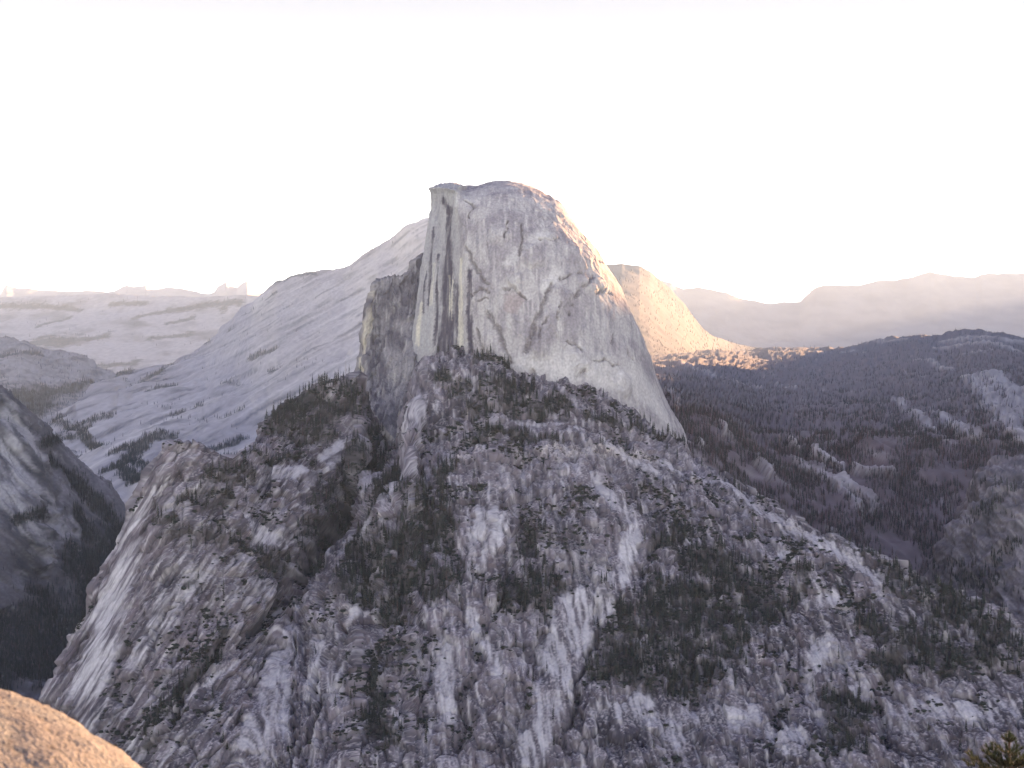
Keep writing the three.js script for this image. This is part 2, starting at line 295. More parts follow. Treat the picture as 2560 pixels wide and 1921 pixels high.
pedestal.paint('cleft', [
  [[902, 1010, 8], [945, 1095, 14], [930, 1180, 20], [870, 1280, 24], [815, 1360, 22], [740, 1460, 16], [640, 1580, 12]],
  [[535, 1300, 5], [575, 1360, 6], [640, 1420, 6]], [[640, 1160, 4], [690, 1230, 5], [760, 1290, 6]], [[560, 1600, 8], [480, 1720, 10], [400, 1850, 10]], [[700, 1600, 5], [640, 1720, 7], [560, 1880, 9]],
  [[1290, 1400, 6], [1210, 1560, 9], [1180, 1700, 10], [1150, 1900, 12]], [[1500, 1500, 6], [1480, 1620, 8], [1440, 1740, 8], [1400, 1880, 10]], [[1990, 1480, 6], [1960, 1600, 8], [1980, 1740, 10], [1940, 1900, 12]], [[2230, 1640, 8], [2200, 1760, 8], [2240, 1880, 10]],
  [[1660, 1280, 5], [1620, 1400, 8]], [[860, 1580, 6], [800, 1740, 8], [760, 1900, 10]], [[730, 1540, 3], [735, 1700, 4], [730, 1900, 5]], [[440, 1500, 5], [380, 1620, 6], [330, 1760, 7]],
], { warp: 0.7, soft: 0.8, wander: 26 });
{
  const M = pedestal.m;
  const saw = (v, w) => { const f = v - Math.floor(v); return sstep(0, w, f) - f; };
  const lean = (x, y) => x - mix(-0.12, 0.55, sstep(-250, -500, x)) * y;         // joints lean on the left buttress
  const tone = new Float32Array(pedestal.nx * pedestal.ny);
  pedestal.push((x, y, z, a, b, c, k) => {
    const q = lean(x, y), wx = 14 * fbm(x / 110, y / 130, z / 130, 2), open = 1 - 0.8 * M.slab[k];
    let h = 24 * fbm(x / 260, y / 300, z / 260, 3) + 15 * ridged((q + wx) / 95, y / 420, z / 300, 3);
    h += 9 * open * saw(y / 62 + 1.1 * fbm(x / 60, y / 200, z / 60, 3), 0.2);            // ledges
    h += 9 * open * saw((q + wx) / 52 + 0.9 * fbm(x / 60, y / 90, z / 80, 3), 0.12);      // upright flakes
    const A = blocks((q + wx) / 34, (y + 0.25 * x) / 58, z / 46), t1 = A.id, e1 = A.edge; h += open * (15 * (t1 - 0.5) - 5 * (1 - sstep(0, 0.12, e1)));
    const B = blocks((q - wx) / 13, (y - 0.2 * x) / 24, z / 18), t2 = B.id, e2 = B.edge; h += open * (5.5 * (t2 - 0.5) - 1.8 * (1 - sstep(0, 0.14, e2)));
    h += open * 1.4 * noise(x / 6, y / 8, z / 7);
    h += M.slab[k] * (6 + 1.5 * saw((q + 0.4 * wx) / 16 + 0.6 * fbm(x / 40, y / 60, z / 60, 2), 0.15));
    h -= 20 * M.cleft[k] + 48 * M.gully[k];
    tone[k] = 0.6 * (t1 - 0.5) + 0.55 * (t2 - 0.5);
    return h;
  });
  pedestal.obj = pedestal.mesh('granite_slope', (c, x, y, z, a, b, e, k) => {
    const q = lean(x, y), w = 9 * fbm(x / 40, y / 60, z / 50, 2);
    const n1 = fbm(x / 120, y / 150, z / 120, 3), n2 = fbm((q + w) / 8, y / 75, z / 60, 4), n3 = noise(x / 4.5, y / 5.5, z / 5), n4 = fbm((q + w) / 36 + 7, y / 50, z / 40, 4), n5 = fbm((q + w) / 24, y / 170, z / 130 + 9, 3);
    put3(c, 0.165, 0.142, 0.162);
    blend(c, 0.058, 0.05, 0.066, clamp(0.45 + 2.6 * n1 + 1.2 * n4));           // lichened grey
    blend(c, 0.22, 0.168, 0.175, 0.6 * clamp(n4 * 2 - 0.05));                     // rusty pink
    blend(c, 0.46, 0.435, 0.44, clamp(n2 * 2.8 - 0.3));                         // wash streaks
    blend(c, 0.38, 0.355, 0.37, clamp(n5 * 3 - 0.25));
    blend(c, 0.50, 0.475, 0.485, M.slab[k] * clamp(0.55 + 2.2 * n2 + 1.6 * n5));
    blend(c, 0.035, 0.031, 0.043, clamp(-n2 * 2.8 - 0.22) * (1 - 0.5 * M.slab[k]));        // black water stains
    blend(c, 0.50, 0.45, 0.41, M.sand[k] * clamp(0.5 + n4 + 0.8 * n3) * sstep(0.2, 0.5, b));
    blend(c, 0.44, 0.40, 0.38, 0.65 * sstep(0.62, 0.85, b) * clamp(0.45 + 1.4 * n3));      // grit on the flats
    blend(c, 0.05, 0.043, 0.042, 0.88 * M.forest[k] * clamp(0.75 + 2 * n4));              // needle litter
    scale(c, (1 + 0.28 * n3) * (1 + 0.5 * tone[k] * (1 - 0.5 * M.slab[k])));             // each block weathers to its own tone
  });
  pedestal.obj.userData.kind = 'structure';
}

// ---- the split granite dome
const dome = (() => {
  const limb = pchip([457, 480, 500, 521, 546, 578, 603, 635, 670, 699, 750, 805, 860, 914, 969, 1029, 1084, 1139, 1300].map((v) => v), [1284, 1350, 1386, 1406, 1422, 1446, 1467, 1492, 1515, 1533, 1558, 1583, 1606, 1629, 1647, 1675, 1702, 1721, 1760]);
  const lft = pchip([470, 489, 516, 571, 635, 695, 777, 832, 878, 928, 1000, 1300], [1081, 1085, 1079, 1068, 1061, 1052, 1043, 1036, 1032, 1027, 1018, 1000]);
  const cor = pchip([470, 511, 553, 603, 717, 832, 882, 1300], [1128, 1137, 1151, 1158, 1161, 1163, 1165, 1180]);
  const dF = pchip([457, 510, 570, 650, 750, 850, 950, 1100, 1300], [3960, 3800, 3735, 3680, 3640, 3610, 3585, 3555, 3520]);
  const net = [1300, 1200, 1100, 1020, 950, 900, 850, 800, 750, 700, 650, 610, 570, 540, 515].map((y) => {
    const l = lft(y), e = cor(y), r = limb(y), d = dF(y), W = (r - e) / F * 3800 * 0.6;
    const dep = (f) => { const t = (f - 0.4) / 0.6; return d + W * 1.1 * (1 - Math.sqrt(Math.max(0, 1 - 0.97 * t * t))); };
    const dc = dep(0), face = mix(330, 240, (y - 515) / 800);
    const row = [[l + 60, y, dc + face + 600], [l + 8, y, dc + face + 180], [l, y, dc + face], [mix(l, e, 0.35), y, dc + face * 0.7], [mix(l, e, 0.72), y, dc + face * 0.33], [e - 4, y, dc + 30], [e + 3, y, dc]];
    for (const f of [0.1, 0.22, 0.36, 0.5, 0.64, 0.78, 0.9, 0.97]) row.push([mix(e, r, f), y, dep(f)]);
    row.push([r, y, dep(1) + 40], [r - 8, y, dep(1) + 200], [r - 90, y, dep(1) + 600]);
    return row;
  });
  const ty = pchip([1060, 1081, 1110, 1144, 1176, 1199, 1240, 1268, 1314, 1338, 1356, 1372, 1410], [472, 470, 469, 475, 479, 473, 466, 464, 472, 480, 488, 498, 530]);
  const topX = [1120, 1088, 1077, 1096, 1116, 1132, 1140, 1160, 1185, 1215, 1250, 1285, 1314, 1338, 1356, 1372, 1368, 1330];
  const base = net[net.length - 1];
  // just below the rim, the rim, the summit line, and down the far side
  net.push(topX.map((x, c) => [mix(base[c][0], x, 0.62), mix(base[c][1], ty(x), c >= 2 && c < 8 ? 0.66 : 0.62), base[c][2] + (c > 6 && c < 15 ? 50 : 8)]));
  net.push(topX.map((x, c) => [x, ty(x) + (c < 2 || c > 15 ? 8 : 0), base[c][2] + (c > 6 && c < 15 ? 150 : 20)]));
  net.push(topX.map((x, c) => [mix(x, 1240, 0.25), ty(x) + 22, base[c][2] + (c > 6 && c < 15 ? 420 : 300)]));
  net.push(topX.map((x, c) => [mix(x, 1240, 0.3), ty(x) + 300, base[c][2] + 1000]));
  const L = lofted(net, G(470), G(470)); sight(L); L.normals();
  for (let k = 0, n = L.nx * L.ny; k < n; k++) if (L.N[3 * k] * L.P[3 * k] + L.N[3 * k + 1] * L.P[3 * k + 1] + L.N[3 * k + 2] * L.P[3 * k + 2] > 0) L.S[2 * k] = -1e6;
  return L;
})();
dome.paint('groove', [
  [[1153, 560, 3], [1166, 620, 4], [1185, 668, 4], [1212, 700, 3], [1236, 722, 2]], [[1180, 738, 3], [1203, 724, 3], [1228, 732, 2]], [[1196, 752, 3], [1218, 748, 2]], [[1222, 786, 4], [1248, 826, 5], [1263, 878, 5], [1270, 908, 4]],
  [[1378, 712, 4], [1352, 776, 6], [1330, 830, 6], [1316, 880, 5]], [[1400, 695, 3], [1455, 682, 3], [1512, 704, 2]], [[1484, 733, 4], [1508, 728, 5], [1530, 738, 3]], [[1418, 852, 3], [1436, 862, 5], [1452, 876, 3]], [[1562, 872, 3], [1572, 888, 4], [1582, 902, 3]],
  [[1190, 826, 4], [1204, 862, 5], [1212, 900, 4]], [[1262, 726, 3], [1284, 722, 3], [1306, 738, 3], [1312, 752, 2]], [[1300, 560, 2], [1308, 600, 3], [1296, 640, 3]], [[1270, 556, 2], [1262, 600, 3]], [[1350, 598, 3], [1380, 606, 3], [1396, 600, 2]], [[1440, 940, 3], [1460, 930, 4]], [[1480, 690, 3], [1440, 740, 3], [1420, 790, 3]],
  [[1335, 930, 6], [1342, 960, 8]], [[1160, 500, 2], [1190, 520, 3], [1172, 545, 2]], [[1530, 640, 2], [1500, 655, 3], [1470, 650, 2]], [[1376, 790, 3], [1352, 822, 3], [1340, 860, 3]], [[1535, 830, 2], [1530, 860, 3]], [[1600, 1000, 2], [1590, 1040, 3]], [[1480, 905, 2], [1520, 900, 3], [1550, 920, 2]], [[1400, 760, 3], [1392, 800, 3]],
], { warp: 0.9, soft: 0.7, wander: 9 });
dome.paint('bulge', [
  [[1225, 850, 22], [1245, 890, 22]], [[1400, 740, 26], [1370, 810, 26], [1350, 870, 22]], [[1500, 715, 20], [1470, 712, 22]], [[1285, 700, 18], [1310, 720, 16]], [[1440, 640, 34]], [[1330, 640, 30]], [[1250, 590, 24]], [[1450, 900, 26]], [[1560, 960, 26]],
], { warp: 0.5, soft: 0.6 });
dome.paint('pink', [[[1283, 752, 22], [1278, 770, 16]]], { warp: 0.7, soft: 0.4 });
dome.paint('dark', [
  [[1124, 545, 6], [1122, 620, 9], [1122, 700, 13], [1118, 800, 18], [1112, 880, 22], [1114, 940, 22]], [[1140, 640, 6], [1142, 720, 6], [1141, 800, 5], [1134, 880, 10], [1130, 930, 12]], [[1084, 570, 2], [1078, 640, 3], [1070, 760, 3]], [[1174, 680, 5], [1176, 800, 6], [1178, 890, 6]],
  [[1066, 680, 2], [1058, 780, 3]], [[1110, 500, 6], [1124, 530, 8]], [[1096, 640, 3], [1092, 760, 4], [1086, 860, 4]],
], { warp: 0.6, soft: 0.5, freq: 0.9, stretch: [1, 0.8, 0.2], grow: 1.3 });
dome.paint('cream', [[[1153, 650, 5], [1153, 760, 8], [1152, 850, 9], [1154, 925, 9]], [[1124, 690, 2], [1124, 790, 2]], [[1132, 700, 1.6], [1131, 800, 1.6]], [[1086, 660, 4], [1078, 760, 5]], [[1052, 760, 6], [1044, 860, 6]]], { warp: 0.5, soft: 0.5, stretch: [1, 1, 0.25] });
dome.paint('pale', [[[1660, 1030, 40], [1600, 960, 50], [1500, 930, 50]], [[1400, 930, 50], [1300, 910, 20]], [[1360, 590, 22], [1330, 600, 12]], [[1290, 640, 16], [1270, 660, 12]], [[1390, 680, 14], [1360, 720, 10]], [[1300, 735, 6], [1320, 745, 6]], [[1180, 500, 24]]], { warp: 0.7, soft: 0.7 });
{
  const M = dome.m;
  dome.push((x, y, z, a, b, c, k) => {
    const face = sstep(-118, -150, x + 0.02 * y);                                 // left of the corner: the sheer face
    let h = 16 * fbm(x / 190, y / 230, z / 190, 3) * (1 - 0.6 * face);
    h += (1 - face) * (2.2 * ridged((x + 0.35 * y) / 60, (y - 0.2 * x) / 55, z / 60, 3) + 0.9 * ridged(x / 17, y / 26, z / 17, 3));
    h += face * (5 * noise(x / 9 + 3, y / 240, z / 46) + 2.2 * noise(x / 4, y / 70, z / 15) + 1.2 * noise(x / 6, y / 14, z / 8));
    const s = fbm((x + 0.25 * y) / 70 + 4, y / 170, z / 90, 3) * 4.5 + x / 150, fr = s - Math.floor(s);      // curved exfoliation sheets
    h += (1 - face) * 3.6 * (sstep(0, 0.16, fr) - fr) * clamp(0.6 + 2.2 * fbm(x / 80, y / 80 + 9, z / 80, 2));
    const F1 = blocks((x + 0.2 * y) / 62, y / 95, z / 70); h += (1 - 0.5 * face) * (3 * (F1.id - 0.5) * sstep(0, 0.25, F1.edge));
    const F2 = blocks((x - 0.15 * y) / 24, y / 44, z / 30); h += (1 - 0.3 * face) * (1.5 * (F2.id - 0.5) * sstep(0, 0.2, F2.edge));
    h += 10 * M.bulge[k] - 8 * M.groove[k] + 0.8 * noise(x / 4, y / 4, z / 4);
    return h;
  });
  dome.obj = dome.mesh('granite_dome', (c, x, y, z, a, b, e, k) => {
    const face = sstep(-118, -150, x + 0.02 * y);
    const n1 = fbm(x / 100, y / 120, z / 100, 3), n2 = fbm(x / 11, y / 150, z / 40, 4), n3 = noise(x / 5, y / 6, z / 5), n4 = fbm((x + 0.4 * y) / 45, y / 45, z / 45, 4);
    put3(c, 0.40, 0.375, 0.37);
    blend(c, 0.26, 0.235, 0.25, clamp(0.4 + 1.8 * n1 + 1.7 * n4));
    blend(c, 0.20, 0.185, 0.21, 0.75 * clamp(-n2 * 2.4 - 0.1));
    blend(c, 0.54, 0.515, 0.49, clamp(n2 * 1.8 + 0.9 * n4 - 0.12));
    blend(c, 0.56, 0.535, 0.515, 0.8 * M.pale[k] * clamp(0.7 + n4));
    blend(c, 0.30, 0.245, 0.24, 0.7 * M.pink[k]);
    blend(c, 0.36, 0.36, 0.36, 0.5 * face);
    blend(c, 0.06, 0.05, 0.072, 0.97 * M.dark[k] * clamp(0.92 - 1.4 * n2));
    blend(c, 0.60, 0.56, 0.45, 0.9 * M.cream[k] * clamp(0.75 + 1.3 * n2));
    blend(c, 0.14, 0.12, 0.13, 0.6 * M.groove[k]);
    scale(c, 1 + 0.3 * n3);
  });
  dome.obj.userData.kind = 'structure';
}

// ---- the lower cliff left of the dome, stained black, with a pale left edge
const cliff = slope({
  x0: 885, x1: 1085, nx: G(190), ny: G(300), bottom: 1200,
  crest: [[885, 1010, 4150], [897, 940, 4140], [903, 878, 4140], [910, 832, 4150], [922, 768, 4160], [930, 734, 4180], [937, 712, 4190], [955, 704, 4190], [979, 696, 4190], [1013, 694, 4180], [1025, 676, 4200], [1043, 653, 4230], [1057, 640, 4250], [1085, 630, 4260]],
  cols: [[890, [[1050, 4050], [1200, 3900]]], [905, [[950, 4080], [1050, 3900], [1200, 3750]]], [940, [[850, 4130], [950, 4020], [1050, 3800], [1200, 3600]]], [980, [[850, 4090], [950, 3960], [1080, 3690], [1200, 3480]]], [1030, [[800, 4080], [930, 3900], [1050, 3680], [1120, 3570], [1200, 3450]]], [1085, [[850, 4100], [950, 3880], [1100, 3560], [1200, 3400]]]],
  back: [[30, 15], [200, 160], [700, 600]],
});
cliff.paint('dark', [[[960, 740, 18], [1000, 730, 24], [1040, 700, 16]], [[1000, 790, 26], [975, 850, 22], [1010, 860, 18]], [[950, 900, 14], [960, 960, 14]], [[1020, 760, 22]]], { warp: 0.8, soft: 0.6 });
cliff.paint('cream', [[[935, 735, 5], [924, 800, 6], [914, 880, 7], [912, 950, 7]], [[1005, 1040, 5], [1008, 1090, 7], [1012, 1150, 5]], [[905, 990, 5], [950, 1065, 6], [990, 1115, 6]]], { warp: 0.5, soft: 0.4 });
{
  const M = cliff.m;
  cliff.push((x, y, z) => 12 * (blocks(x / 22, y / 60, z / 60).id - 0.5) + 16 * ridged(x / 46, y / 160, z / 130, 3) + 7 * ridged(x / 15, y / 36, z / 26, 3) + 2.5 * noise(x / 5, y / 9, z / 6));
  cliff.obj = cliff.mesh('cliff_wall', (c, x, y, z, a, b, e, k) => {
    const n2 = fbm(x / 9, y / 110, z / 40, 4), n3 = noise(x / 5, y / 6, z / 5), n1 = fbm(x / 60, y / 60, z / 60, 3);
    put3(c, 0.24, 0.225, 0.235); blend(c, 0.11, 0.10, 0.118, clamp(0.35 + 2.4 * n1 - n2)); blend(c, 0.44, 0.42, 0.39, clamp(n2 * 1.8 - 0.1));
    blend(c, 0.10, 0.09, 0.11, 0.85 * M.dark[k] * clamp(0.8 - n2)); blend(c, 0.52, 0.47, 0.38, M.cream[k] * clamp(0.7 + n2)); scale(c, 1 + 0.3 * n3);
  });
  cliff.obj.userData.kind = 'structure';
}

// ---- the long bare mountain side behind, its slabs dipping to the canyon on the left
const massif = slope({ grain: 3.6, reach: 7,
  x0: 90, x1: 1500, nx: G(420), ny: G(290), bottom: 1330,
  crest: [[60, 1120, 6300], [130, 1085, 6300], [200, 1010, 6700], [260, 965, 7000], [297, 938, 7300], [332, 928, 7500], [364, 918, 7600], [411, 907, 7800], [449, 893, 8000], [494, 874, 8200], [513, 862, 8300], [560, 820, 8600], [600, 782, 8900], [640, 745, 9100], [652, 734, 9100], [671, 721, 9100], [696, 706, 9050], [736, 694, 9000], [796, 684, 8900], [865, 667, 8800], [895, 650, 8750], [945, 619, 8650], [995, 600, 8600], [1024, 582, 8550], [1064, 566, 8500], [1180, 540, 8500], [1300, 580, 8600], [1400, 660, 8700], [1500, 760, 8800], [1640, 860, 8900]],
  cols: [[90, [[1130, 6200], [1330, 5700]]], [200, [[1060, 6400], [1150, 6000], [1330, 5400]]], [300, [[1020, 6700], [1150, 5900], [1330, 5300]]], [450, [[980, 7100], [1100, 6100], [1200, 5500], [1330, 5000]]], [650, [[850, 7900], [950, 7000], [1080, 6000], [1200, 5300], [1330, 4800]]], [900, [[780, 7500], [900, 6500], [1000, 5800], [1200, 5000], [1330, 4600]]], [1180, [[700, 7600], [900, 6400], [1100, 5500], [1330, 4800]]], [1500, [[950, 8000], [1330, 6500]]]],
  back: [[150, 30], [600, 250], [1500, 800]],
});
massif.paint('forest', [
  [[300, 1160, 10], [380, 1130, 14], [430, 1120, 8]], [[440, 1150, 12], [520, 1130, 10], [600, 1090, 8]], [[620, 1140, 8], [700, 1100, 12]], [[320, 990, 4], [380, 950, 6], [440, 905, 5]], [[370, 1000, 3], [440, 975, 4]], [[440, 1060, 8], [500, 1045, 9]], [[560, 1065, 9], [600, 1050, 6]], [[330, 1180, 10], [480, 1180, 20], [420, 1230, 40]],
  [[660, 730, 8], [720, 700, 10], [790, 690, 8]], [[690, 740, 8], [620, 790, 8]], [[520, 860, 8], [580, 830, 6]], [[260, 1060, 8], [200, 1080, 12]], [[640, 900, 16], [690, 880, 10]], [[180, 1120, 12], [160, 1110, 12]], [[560, 960, 6], [700, 930, 8]], [[740, 1010, 6], [830, 990, 8]], [[130, 1075, 8], [190, 1095, 10], [250, 1130, 10]], [[350, 1150, 12], [300, 1190, 12], [360, 1210, 20]], [[540, 1170, 10], [640, 1150, 10]], [[330, 925, 6], [280, 935, 5]],
], { warp: 0.8, soft: 0.4, grow: 1.25, stretch: [1, 1, 0.06] });
{
  const M = massif.m;
  const dip = (x, y, z) => [0.5 * x - 0.865 * y - 0.067 * z, 0.83 * x + 0.46 * y + 0.31 * z, -0.24 * x - 0.21 * y + 0.95 * z];   // across the slabs, along the range, down the slabs
  massif.push((x, y, z) => { const [q, r, t] = dip(x, y, z), w = 26 * fbm(x / 300, y / 300, z / 1200, 3); return 80 * fbm(x / 500, y / 450, z / 1800, 3) + 26 * ridged((q + w) / 90, r / 900, t / 2500, 3) + 12 * ridged((q + w) / 28, r / 260, t / 900, 3) + 4 * noise(x / 18, y / 18, z / 80); });
  massif.obj = massif.mesh('granite_massif', (c, x, y, z, a, b, e, k) => {
    const [q, r, t] = dip(x, y, z), w = 22 * fbm(x / 200, y / 200, z / 800, 3), n2 = fbm((q + w) / 17, r / 170, t / 700, 4), n1 = fbm(x / 400, y / 260, z / 1800, 3), n3 = noise(x / 12, y / 10, z / 50), n5 = fbm((q + w) / 44 + 3, r / 220, t / 900, 3);
    put3(c, 0.54, 0.515, 0.49); blend(c, 0.38, 0.36, 0.36, clamp(0.35 + 1.8 * n1)); blend(c, 0.12, 0.115, 0.13, clamp(-2.8 * n2 - 0.3)); blend(c, 0.64, 0.61, 0.575, clamp(2.2 * n2 - 0.1)); blend(c, 0.16, 0.155, 0.165, 0.8 * clamp(4 * n5 - 0.7));
    blend(c, 0.045, 0.047, 0.043, 0.95 * M.forest[k] * clamp(0.85 + 0.6 * n3)); scale(c, 1 + 0.2 * n3);
  });
  massif.obj.userData.kind = 'structure';
}

// ---- low rounded hill left of the canyon head
const hill = slope({ grain: 3.3, reach: 7,
  x0: -150, x1: 420, nx: G(240), ny: G(130), bottom: 1180,
  crest: [[-200, 870, 7600], [-60, 850, 7500], [0, 847, 7450], [32, 845, 7450], [57, 853, 7400], [79, 866, 7400], [108, 869, 7500], [158, 875, 7500], [190, 888, 7450], [221, 907, 7400], [253, 926, 7350], [296, 940, 7300], [340, 970, 7200], [430, 1030, 7000]],
  cols: [[-150, [[1000, 6600], [1180, 6000]]], [50, [[950, 6800], [1050, 6300], [1180, 5900]]], [200, [[980, 6800], [1080, 6300], [1180, 5900]]], [420, [[1100, 6700], [1180, 6300]]]], back: [[200, 60], [800, 400]],
});
hill.paint('forest', [[[20, 1000, 40], [100, 990, 40], [60, 1040, 40]], [[20, 890, 12], [90, 890, 10]], [[160, 980, 22], [230, 960, 14]], [[180, 1060, 20]]], { warp: 0.8, soft: 0.6, stretch: [1, 1, 0.06] });
hill.push((x, y, z) => 40 * fbm(x / 400, y / 400, z / 400, 3) + 18 * ridged((x - y) / 120, y / 300, z / 300, 3) + 5 * noise(x / 20, y / 20, z / 30));
hill.obj = hill.mesh('hill', (c, x, y, z, a, b, e, k) => { const n = fbm(x / 60, y / 60, z / 80, 4), n3 = noise(x / 14, y / 12, z / 20); put3(c, 0.36, 0.345, 0.34); blend(c, 0.14, 0.135, 0.13, clamp(0.25 - 1.8 * n)); blend(c, 0.05, 0.054, 0.048, 0.9 * hill.m.forest[k]); scale(c, 1 + 0.3 * n3); });
hill.obj.userData.kind = 'structure';

// ---- high rolling country beyond: pale rock and dark bands of forest
const upland = slope({ grain: 4.6, reach: 7,
  x0: -400, x1: 760, nx: G(300), ny: G(130), bottom: 980,
  crest: [[-500, 770, 12400], [-60, 750, 12400], [100, 744, 12400], [250, 740, 12400], [330, 738, 12400], [420, 742, 12400], [520, 748, 12300], [600, 745, 12200], [700, 742, 12200], [800, 742, 12200]],
  cols: [[-400, [[850, 11500], [980, 10300]]], [0, [[800, 12000], [850, 11500], [980, 10200]]], [300, [[790, 12050], [850, 11500], [920, 10800], [980, 10200]]], [760, [[800, 12000], [880, 11200], [980, 10300]]]], back: [[300, 60], [1200, 400]],
});
upland.paint('forest', [[[0, 772, 8], [100, 772, 8], [200, 780, 5]], [[90, 860, 16], [170, 858, 16], [260, 845, 10]], [[380, 845, 8], [470, 838, 8]], [[260, 920, 14], [330, 915, 12]], [[280, 765, 5], [360, 762, 6]], [[340, 800, 7], [420, 780, 7], [520, 768, 8], [600, 762, 8]], [[100, 815, 6], [170, 800, 5]], [[420, 812, 5], [480, 800, 6]], [[560, 780, 8]]], { warp: 0.9, soft: 0.6, grow: 1.2, stretch: [1, 1, 0.04] });
upland.push((x, y, z) => 42 * fbm(x / 900, y / 500, z / 1800, 3) + 18 * ridged(x / 420, y / 300, z / 1200, 3) + 6 * noise(x / 50, y / 40, z / 120));
upland.obj = upland.mesh('upland', (c, x, y, z, a, b, e, k) => { const n = fbm(x / 260, y / 130, z / 420, 4), n3 = noise(x / 30, y / 22, z / 50); put3(c, 0.56, 0.535, 0.51); blend(c, 0.2, 0.195, 0.19, clamp(0.1 - 2.2 * n)); blend(c, 0.05, 0.055, 0.05, 0.9 * upland.m.forest[k]); scale(c, 1 + 0.25 * n3); });
upland.obj.userData.kind = 'structure';

const crestLeft = slope({ grain: 5.5, reach: 8,
  x0: -500, x1: 800, nx: G(420), ny: G(50), bottom: 800,
  crest: [[-500, 740, 14000], [-120, 745, 14000], [0, 734, 14000], [6, 722, 14000], [13, 712, 14000], [41, 720, 14000], [66, 720, 14000], [104, 726, 14000], [152, 730, 14000], [196, 729, 14000], [221, 725, 14000], [263, 730, 14000], [285, 728, 14000], [304, 718, 14000], [316, 714, 14000], [335, 717, 14000], [361, 714, 14000], [364, 711, 14000], [370, 719, 14000], [389, 724, 14000], [408, 720, 14000], [427, 718, 14000], [449, 720, 14000], [475, 726, 14000], [500, 733, 14000], [522, 735, 14000], [535, 731, 14100], [541, 720, 14200], [546, 714, 14200], [554, 712, 14200], [560, 709, 14200], [564, 706, 14200], [570, 714, 14200], [579, 718, 14200], [592, 720, 14200], [601, 712, 14200], [616, 702, 14200], [627, 714, 14200], [633, 723, 14200], [646, 731, 14200], [658, 736, 14200], [800, 745, 14200]],
  cols: [[-500, [[800, 12600]]], [300, [[760, 13500], [800, 12600]]], [600, [[760, 13700], [800, 12700]]], [800, [[800, 12700]]]], back: [[300, 200], [900, 700]],
});
crestLeft.push((x, y, z) => 14 * fbm(x / 300, y / 200, z / 600, 3) + 5 * noise(x / 60, y / 60, z / 90));
crestLeft.obj = crestLeft.mesh('mountain_range', (c, x, y, z) => { const n = fbm(x / 220, y / 120, z / 300, 4); put3(c, 0.60, 0.56, 0.52); blend(c, 0.44, 0.41, 0.39, clamp(0.2 - 1.8 * n)); });
crestLeft.obj.userData.kind = 'structure';

// ---- the canyon wall at the left and the wooded canyon floor under it
const wall = slope({
  x0: -260, x1: 520, nx: G(240), ny: G(300), bottom: 2080,
  crest: [[-300, 860, 5200], [-100, 930, 5050], [0, 985, 5000], [40, 1017, 5050], [75, 1047, 5150], [114, 1080, 5300], [149, 1117, 5350], [184, 1152, 5350], [219, 1181, 5350], [259, 1216, 5350], [293, 1266, 5350], [318, 1296, 5350], [360, 1350, 5350], [430, 1400, 5400], [520, 1440, 5500]],
  cols: [[-260, [[1200, 4500], [1500, 4000], [1800, 3600], [2080, 3050]]], [0, [[1100, 4850], [1300, 4600], [1400, 4500], [1560, 4350], [1700, 3980], [1800, 3750], [2080, 3060]]], [100, [[1200, 4900], [1350, 4700], [1450, 4650], [1600, 4400], [1800, 3850], [2080, 3070]]], [200, [[1280, 5050], [1360, 4950], [1450, 4800], [1600, 4450], [1800, 3900], [2080, 3080]]], [318, [[1400, 5000], [1600, 4500], [1800, 4000], [2080, 3200]]], [520, [[1600, 4800], [1800, 4200], [2080, 3400]]]],
  back: [[60, 50], [300, 350], [700, 800]],
});
wall.paint('forest', [
  [[120, 1160, 16], [170, 1200, 18], [220, 1250, 18], [270, 1300, 18]], [[180, 1420, 40], [240, 1480, 60], [280, 1400, 50], [300, 1330, 22]], [[100, 1560, 50], [30, 1680, 70], [140, 1680, 60], [200, 1600, 60]], [[90, 1120, 10], [130, 1110, 10]], [[40, 1310, 12], [90, 1290, 12]], [[110, 1500, 14], [60, 1490, 10]], [[0, 1560, 20]], [[180, 1290, 14], [230, 1350, 20]],
], { warp: 0.7, soft: 0.4, grow: 1.15, stretch: [1, 1, 0.45] });
wall.paint('pale', [[[20, 1040, 20], [60, 1110, 22], [90, 1150, 14]], [[10, 1120, 20], [70, 1220, 26], [150, 1330, 26], [180, 1390, 14]], [[0, 1240, 24], [80, 1340, 22], [110, 1400, 14]], [[220, 1170, 4], [290, 1250, 5]]], { warp: 0.6, soft: 0.5, grow: 1.1, stretch: [1, 1, 0.5] });
